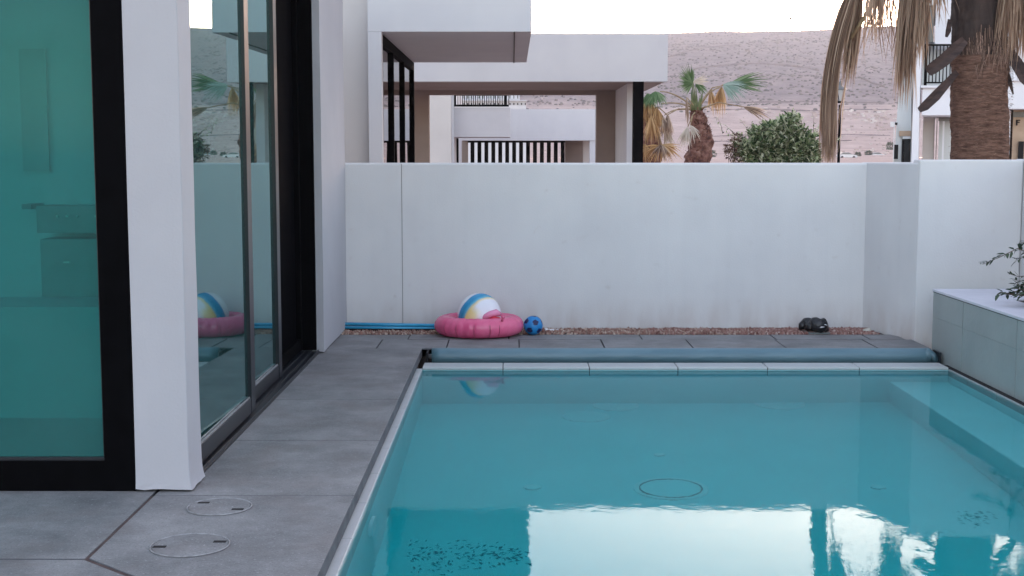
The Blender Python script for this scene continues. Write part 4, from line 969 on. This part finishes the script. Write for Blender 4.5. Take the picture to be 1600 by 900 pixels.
# dead fronds: petiole out of the crown, then leaf segments hanging down in a bunch
crown = Vector((tt.x, TY, 4.4))
def dead_frond(hub_px, Y, bottom_v, width, n, m=None, lean=0.0, wdt=.018, loose=.1, short=.35, drop=0):
    hub = at(hub_px[0], hub_px[1], Y); zb = at(hub_px[0], bottom_v, Y).z; Lm = hub.z-zb
    g = MB()
    for i in range(n):
        a = random.uniform(0, 2*PI); q = random.random()**.6
        off = Vector((math.cos(a)*width*q, math.sin(a)*width*.55*q, 0)); L_ = Lm*(random.uniform(1-short, 1.0))
        pts = []; k = 9; ph_ = random.uniform(0, 6); tw_ = random.uniform(-1, 1)
        for j_ in range(k+1):
            t = j_/k; sp = min(1, t*4)**.7
            p = hub+off*sp*(.55+.45*t*(1-drop))+Vector((lean*(t if not drop else 1-(1-min(1, t*1.35))**2)+loose*.25*tw_*t*t, 0, -L_*t))
            p += Vector((math.sin(t*5+ph_)*.010, math.cos(t*4+ph_)*.010, 0))*(1+loose*6)*t
            pts.append(p)
        w0 = wdt*random.uniform(.5, 1.3); s = Vector((math.cos(ph_), math.sin(ph_)*.6, .0)).normalized()
        g.ribbon(pts, [w0*.4]+[w0]*(k-3)+[w0*.7, w0*.35, w0*.08], s)
    o = g.build('dead_frond', m or M['dead_leaf'], tp)
    s = MB(); mid = crown.lerp(hub, .55)+Vector((0, 0, .35)); s.tube([crown, crown.lerp(mid, .6)+Vector((0, 0, .15)), mid, hub.lerp(mid, .35), hub], [.04, .03, .026, .022, .02], 6); s.build('stalk', M['petiole'], o)
    return o
dead_frond((1352, -60), TY-.2, 262, .10, 250, lean=-.345, wdt=.024, loose=.05, short=.12, drop=.5)
dead_frond((1340, -40), TY-.1, 258, .11, 180, lean=-.27, wdt=.022, loose=.05, short=.22, drop=.5)
dead_frond((1345, -40), TY, 140, .09, 130, lean=-.12, wdt=.02, loose=.10, short=.4)
dead_frond((1330, 60), TY-.05, 240, .05, 10, lean=-.02, wdt=.012, loose=.5, short=.8)
dead_frond((1374, -60), TY-.3, 75, .15, 34, lean=-.04, wdt=.018, loose=.25)
dead_frond((1372, -30), TY+.2, 110, .20, 34, lean=0, wdt=.010, loose=.5, short=.6)
dead_frond((1394, -60), TY+.1, 105, .18, 44, lean=0, wdt=.010, loose=.5, short=.6)
dead_frond((1422, -60), TY-.1, 178, .13, 190, lean=-.02, wdt=.018, loose=.12, short=.4)
dead_frond((1436, -60), TY-.2, 112, .16, 140, lean=.0, wdt=.018, loose=.15)
dead_frond((1462, -60), TY-.3, 45, .18, 70, lean=.02, wdt=.014, loose=.3, short=.6)
dead_frond((1580, -60), TY-.3, 105, .16, 110, lean=.0, wdt=.016, loose=.2, short=.5)
dead_frond((1600, -60), TY-.2, 128, .18, 150, lean=.02, wdt=.016, loose=.2, short=.5)
dead_frond((1634, -60), TY-.1, 150, .2, 120, lean=.05, wdt=.016, loose=.2)
dead_frond((1520, -100), TY+.5, 60, .2, 80, lean=0, wdt=.016, loose=.2)
for k in range(12):
    a = k*2.399; el = random.uniform(.1, 1.2); d = Vector((math.cos(a)*math.cos(el), math.sin(a)*math.cos(el), math.sin(el)))
    hub = crown+d*random.uniform(.8, 1.1)+Vector((0, 0, .2))
    fan('green_frond', M['green_leaf'], hub, d+Vector((0, 0, -.2)), Vector((0, 0, 1)), .9, 1.9, 34, .045, .35, tp, [crown, crown.lerp(hub, .5)+Vector((0, 0, .08)), hub], M['petiole_green'])

# --- small palm beyond the terrace
SY = 35.0; px = SY/F
sp = thing('palm_tree', 'small palm with a red-brown shaggy trunk and a few green fans right of the terrace', 'palm tree', (at(1092, 250, SY).x, SY, -.5))
b0 = at(1088, 262, SY); b1 = at(1097, 215, SY); b2 = at(1090, 185, SY); b3 = at(1089, 168, SY)
g = trunk_mesh([Vector((b0.x, SY, -.5)), b0, b1, b2, b3], [.36, .34, .26, .17, .10], n=24, amp=.06, ringf=9, ramp=.05); g.build('trunk', M['bark_red'], sp)
g = MB()
for i in range(620):
    z = random.uniform(b0.z, b3.z-.05); a = random.uniform(0, 2*PI); t = (z-b0.z)/(b3.z-b0.z); c = b0.lerp(b1, t*1.8) if t < .55 else b1.lerp(b3, (t-.55)/.45)
    r_ = lerp(.33, .13, t); p = Vector((c.x+r_*math.cos(a), SY+r_*math.sin(a), z)); o_ = Vector((math.cos(a), math.sin(a), random.uniform(-.3, .9)))
    g.ribbon([p, p+o_*random.uniform(.05, .13)], [.05, .02], Vector((-math.sin(a), math.cos(a), 0)))
g.build('bark_scales', random_mat('bark_scale', [(0,(.05,.022,.02)), (.6,(.17,.075,.055)), (1,(.38,.24,.18))]), sp)
cr = at(1089, 172, SY)
def pf(name, m, hub, tip, spread, n, droop, wd=.05, y=SY, mid=None, sm=None, nrm=Vector((0, -1, .25)), yh=0, tree=None, org=None, Lk=1):
    h_ = at(hub[0], hub[1], y+yh); t_ = at(tip[0], tip[1], y+yh*1.6); o_ = org or cr
    m_ = at(mid[0], mid[1], y+yh*.6) if mid else o_.lerp(h_, .5)+Vector((0, 0, .1))
    return fan(name, m, h_, t_-h_, nrm, (t_-h_).length*Lk, spread, n, wd, droop, tree or sp, [o_, o_.lerp(m_, .5)+(m_-o_)*0, m_, h_], sm or M['petiole'])
pf('green_frond', M['green_leaf'], (1082, 131), (1058, 118), 1.5, 30, .05, mid=(1083, 152), sm=M['petiole_green'], yh=-.3)
pf('green_frond', M['green_leaf'], (1081, 130), (1066, 100), .7, 14, .03, mid=(1083, 150), sm=M['petiole_green'], yh=-.25)
pf('pale_frond', M['pale_leaf'], (1083, 128), (1110, 124), .45, 14, .1, mid=(1086, 150), sm=M['petiole_green'], yh=-.35)
pf('green_frond', M['green_leaf'], (1087, 130), (1106, 148), .45, 12, .1, mid=(1088, 150), sm=M['petiole_green'], yh=-.2)
pf('green_frond', M['green_leaf'], (1138, 132), (1202, 124), .42, 26, .10, mid=(1113, 137), yh=-.4, wd=.06)
pf('pale_green_frond', random_mat('pale_green_leaf', [(0,(.12,.20,.16)), (1,(.30,.38,.33))]), (1130, 132), (1172, 148), .75, 24, .25, mid=(1108, 145), yh=-.5)
pf('dead_frond', M['dead_leaf'], (1162, 167), (1208, 184), .28, 22, .15, mid=(1122, 160), yh=-.3)
pf('dead_frond', M['dead_yellow'], (1128, 136), (1120, 182), .45, 28, .3, mid=(1110, 142), yh=.3)
pf('dead_frond', M['dead_yellow'], (1110, 140), (1116, 180), .35, 22, .3, mid=(1102, 150), yh=.3)
pf('dead_frond', M['dead_leaf'], (1073, 152), (1074, 195), .10, 18, .1, mid=(1080, 160), yh=-.3)
pf('dead_frond', M['pale_leaf'], (1075, 198), (1064, 236), .45, 34, .2, mid=(1082, 180), yh=-.45)
pf('dead_frond', M['pale_leaf'], (1079, 196), (1092, 222), .4, 18, .2, mid=(1082, 180), yh=-.45)
pf('dead_frond', M['dead_leaf'], (1042, 180), (1048, 218), .32, 26, .3, mid=(1060, 170), yh=-.2)
for h_, m_ in (((1035, 141), (1055, 146)), ((1038, 160), (1062, 161)), ((1042, 178), (1056, 170))):
    s = MB(); A_, B_, C_ = cr, at(m_[0], m_[1]-4, SY), at(h_[0]-4, h_[1]+2, SY)
    s.tube([A_*(1-t)**2+B_*2*t*(1-t)+C_*t*t for t in [k_/9 for k_ in range(10)]], [.03-.002*k_ for k_ in range(10)], 6); s.build('stalk', M['petiole'], sp)
g = MB()
for i in range(5):
    a = at(1083+i*2.5, 172, SY-.1); b = at(1080+i*4.5, 138+random.uniform(0, 16), SY-.1); g.tube([a, a.lerp(b, .6), b], [.045, .03, .01], 6)
g.build('young_stalks', M['petiole_green'], sp)
# --- yellow drooping palm against the terrace
YP = 33.0
yp_ = thing('palm_tree', 'low straw-yellow palm of drooping dead fans between the black post and the small palm', 'palm tree', (at(1020, 250, YP).x, YP, -.5))
c2 = at(1016, 168, YP); g = trunk_mesh([Vector((c2.x, YP, -.5)), Vector((c2.x, YP, 1.6)), c2], [.3, .28, .16], n=20, amp=.05, ringf=9, ramp=.04); g.build('trunk', M['bark_red'], yp_)
def pf2(name, m, hub, tip, spread, n, droop, yh=0, wd=.05): return pf(name, m, hub, tip, spread, n, droop, wd, YP, None, None, Vector((0, -1, .25)), yh, yp_, c2)
pf2('green_frond', M['green_leaf'], (1024, 143), (1028, 170), 1.0, 26, .25, -.5)
pf2('green_frond', M['green_leaf'], (1012, 146), (1018, 172), .8, 20, .25, -.3)
for (h_, t_, n, sp_, yh, m_) in (((1014, 150), (1012, 200), 34, .5, -.2, 'dead_yellow'), ((1026, 168), (1030, 215), 36, .5, -.35, 'dead_yellow'), ((1006, 160), (1002, 212), 34, .5, -.1, 'dead_yellow'),
                       ((1036, 182), (1044, 222), 30, .35, -.45, 'dead_leaf'), ((1018, 180), (1020, 226), 36, .5, -.4, 'dead_yellow'), ((1045, 182), (1046, 214), 20, .3, -.5, 'dead_leaf'),
                       ((1034, 226), (1060, 250), 40, .9, -.55, 'dead_yellow'), ((1030, 228), (1010, 250), 36, .9, -.5, 'dead_yellow'), ((1033, 226), (1034, 256), 30, .8, -.6, 'dead_leaf'), ((1008, 225), (1006, 258), 30, .7, -.3, 'dead_yellow'), ((1040, 200), (1048, 240), 24, .4, -.2, 'pale_leaf')):
    pf2('dead_frond', M[m_], h_, t_, sp_, n, .25, yh)
pf2('green_frond', M['green_leaf'], (1010, 205), (1006, 235), .8, 20, .3, .2)

# --- shrub
HY = 31.0
sh = thing('shrub', 'dense round green shrub with pale variegated leaves right of the small palm', 'shrub', (at(1215, 250, HY).x, HY, -.5))
lf = MB(); tw = MB()
blobs = [(1222, 235, 34, 22), (1195, 232, 30, 26), (1250, 232, 28, 24), (1215, 212, 24, 16), (1240, 212, 18, 14), (1175, 236, 22, 18), (1228, 196, 10, 12), (1262, 222, 13, 14), (1205, 200, 12, 10), (1270, 240, 10, 16), (1160, 232, 12, 12), (1243, 190, 6, 8), (1235, 184, 4, 7), (1182, 208, 8, 8), (1215, 264, 42, 22), (1185, 268, 28, 22), (1250, 266, 30, 22), (1215, 292, 38, 20)]
base = Vector((at(1215, 250, HY).x, HY, -.4))
sc0 = HY/F
for (u, v, ru, rv_) in blobs:
    c = at(u, v, HY); n = int(ru*rv_*.55)+26
    tw.tube([base+rv(.1), base.lerp(c, .6)+rv(.08), c], [.035, .02, .006], 5)
    for i in range(n):
        q = rv(); q = q.normalized()*random.uniform(.35, 1.08); p = c+Vector((q.x*ru*sc0, q.y*.45, q.z*rv_*sc0))
        for _ in range(3): leaf(lf, p+rv(.03), q+rv(.8)+Vector((0, 0, .4)), Vector((0, 0, 1))+rv(.6), random.uniform(.09, .16), random.uniform(.04, .07))
for i in range(70):      # loose leafy shoots breaking the outline
    a = random.uniform(.05, PI-.05); c = at(1216+random.gauss(0, 26), 222, HY); r0 = random.uniform(10, 24)*sc0
    d = Vector((math.cos(a)*1.1, random.uniform(-.4, .4), math.sin(a)*.9)).normalized(); k = (random.uniform(.5, 1.3))
    p0 = c+Vector((d.x*30*sc0, d.y*.4, d.z*14*sc0)); p1 = p0+d*r0*k+Vector((0, 0, .04))
    tw.tube([p0, p0.lerp(p1, .5)+rv(.02), p1], [.008, .005, .002], 4)
    for j_ in range(9):
        q = p0.lerp(p1, j_/8); leaf(lf, q, d*.4+rv(.8), Vector((0, 0, 1))+rv(.4), random.uniform(.06, .11), random.uniform(.025, .045))
tw.build('branches', M['twig'], sh); lf.build('foliage', M['shrub_leaf'], sh)
sb = thing('shrub', 'small brownish shrub at the left foot of the dense green shrub', 'shrub', (at(1145, 250, HY).x, HY-.2, -.5))
lf = MB(); tw = MB(); base = Vector((at(1145, 250, HY).x, HY-.2, -.4))
for (u, v, r_) in ((1142, 240, 7), (1147, 226, 7), (1150, 244, 8), (1138, 232, 4), (1152, 215, 5)):
    c = at(u, v, HY-.2); tw.tube([base, base.lerp(c, .5)+rv(.05), c], [.02, .012, .005], 5)
    for i in range(75):
        q = rv()*1.0; leaf(lf, c+q*r_*sc0*1.1, q+rv(.6), Vector((0, 0, 1))+rv(.5), .08, .035)
tw.build('branches', M['twig'], sb); lf.build('foliage', random_mat('brown_shrub_leaf', [(0,(.06,.025,.02)), (.5,(.12,.07,.05)), (1,(.32,.25,.17))]), sb)
def bush(u, v, Y, ru, rv_, label, m='shrub_leaf_plain', n=260):
    c = at(u, v, Y); s0 = Y/F; t = thing('bush', label, 'bush', (c.x, Y, hgt(c.x, Y))); lf = MB(); tw = MB()
    tw.tube([(c.x, Y, hgt(c.x, Y)-.2), (c.x, Y, c.z)], .12, 5); tw.build('stem', M['twig'], t)
    for i in range(n):
        q = rv(); q = q.normalized()*random.uniform(.5, 1); leaf(lf, c+Vector((q.x*ru*s0, q.y*ru*s0, q.z*rv_*s0)), q+rv(.5), Vector((0, 0, 1)), s0*3.2, s0*1.8)
    lf.build('foliage', M[m], t)
M['shrub_leaf_plain'] = random_mat('grey_green_leaf', [(0,(.05,.075,.045)), (1,(.13,.17,.11))])
bush(1112, 241, 310, 6.5, 6, 'small round grey-green bush beside the small palm trunk')
bush(1391, 229, 400, 6, 6, 'small round grey-green bush left of the apartment block')
bush(1357, 240, 330, 5, 3, 'low olive bush on the plain between lamp and apartment block')
bush(1340, 242, 320, 4, 3, 'low pale bush right of the parked white car')

# --- parked cars far off
def car(u, v, Y, Lc, rot, bodym, label):
    c = at(u, v, Y); s = Lc/4.5; z0 = c.z
    t = thing('parked_car', label, 'car', (c.x, Y, z0), 'cars parked on the plain'); R_ = Matrix.Rotation(rot, 3, 'Z')
    def tr(g, name, m): 
        for i, p in enumerate(g.v): g.v[i] = R_@(p*s)+Vector((c.x, Y, z0))
        return g.build(name, m, t)
    prof = [(-2.2,.3),(-2.25,.7),(-2.0,.95),(-1.2,1.02),(1.0,1.0),(2.05,.85),(2.25,.6),(2.2,.3)]
    g = MB(); g.prism([(x, -.88, z) for x, z in prof], (0, 1.76, 0)); tr(g, 'body', bodym)
    g = MB(); g.prism([(x, -.75, z) for x, z in [(-1.9,.97),(-1.2,1.42),(.2,1.45),(1.1,1.0)]], (0, 1.5, 0)); tr(g, 'cabin', M['oven_dark'])
    g = MB(); g.prism([(x, -.70, z) for x, z in [(-1.3,1.42),(.15,1.452),(.1,1.48),(-1.2,1.47)]], (0, 1.4, 0)); tr(g, 'roof', bodym)
    for x in (-1.4, 1.4):
        for y_ in (-.9, .72):
            g = MB(); g.tube([(x, y_, .33), (x, y_+.2, .33)], .33, 14); tr(g, 'wheel', M['hole'])
M['car_white'] = noisy(mat('white_car_paint', (.7,.7,.72), .25), ((.66,.66,.68), (.74,.74,.76)), scale=1)
M['car_dark'] = noisy(mat('dark_car_paint', (.05,.05,.06), .25), ((.04,.04,.05), (.07,.07,.08)), scale=1)
car(1323, 248, 300, 4.4, .1, M['car_white'], 'silvery white car parked on the plain right of the hanging dead fronds')
car(1371, 246, 330, 3.8, .3, M['car_white'], 'white car parked far off just left of the apartment block')
# low pale blocks on the far road
g = MB()
for i in range(16):
    x = at(1330+i*4.2, 246, 312).x; g.box(x, x+.6, 312, 312.6, -.5, at(0, 247, 312).z+random.uniform(0, .5))
tag(g.build('low_wall', M['rubble'], loc=(at(1360, 246, 312).x, 312, 0)), 'low broken pale wall at the foot of the plain near the parked cars', 'wall')

# bird
bd = at(1235, 30, 60); b_ = thing('bird', 'tiny bird in the pale sky above the hill', 'bird', bd)
g = MB(); g.tube([bd+Vector((-.10, 0, -.01)), bd+Vector((-.03, 0, 0)), bd+Vector((.05, 0, 0)), bd+Vector((.10, 0, .02))], [.006, .03, .028, .008], 8); g.build('body', M['shrub_leaf_plain'], b_)
for s_ in (-1, 1):
    g = MB(); g.add([bd+Vector((-.04, 0, 0)), bd+Vector((.05, 0, 0)), bd+Vector((.02, .09*s_, .09)), bd+Vector((-.08, .2*s_, .02))], [(0,1,2,3)]); g.build('wing', M['tan_panel'], b_)

# ------------------------------------------------------------------ haze
hz = bpy.data.materials.new('haze_air'); hz.use_nodes = True; N = hz.node_tree.nodes; L = hz.node_tree.links; N.remove(N['Principled BSDF'])
pv = N.new('ShaderNodeVolumePrincipled'); pv.inputs['Color'].default_value = (.93,.93,.97,1); pv.inputs['Density'].default_value = HAZE; pv.inputs['Anisotropy'].default_value = .5
L.new(pv.outputs[0], N['Material Output'].inputs['Volume'])
g = MB(); g.box(-2950, 2950, -80, 2700, -4, 260); struct(g.build('haze', hz), 'stuff')

for o in list(bpy.data.objects):
    if '_w' in o: del o['_w']
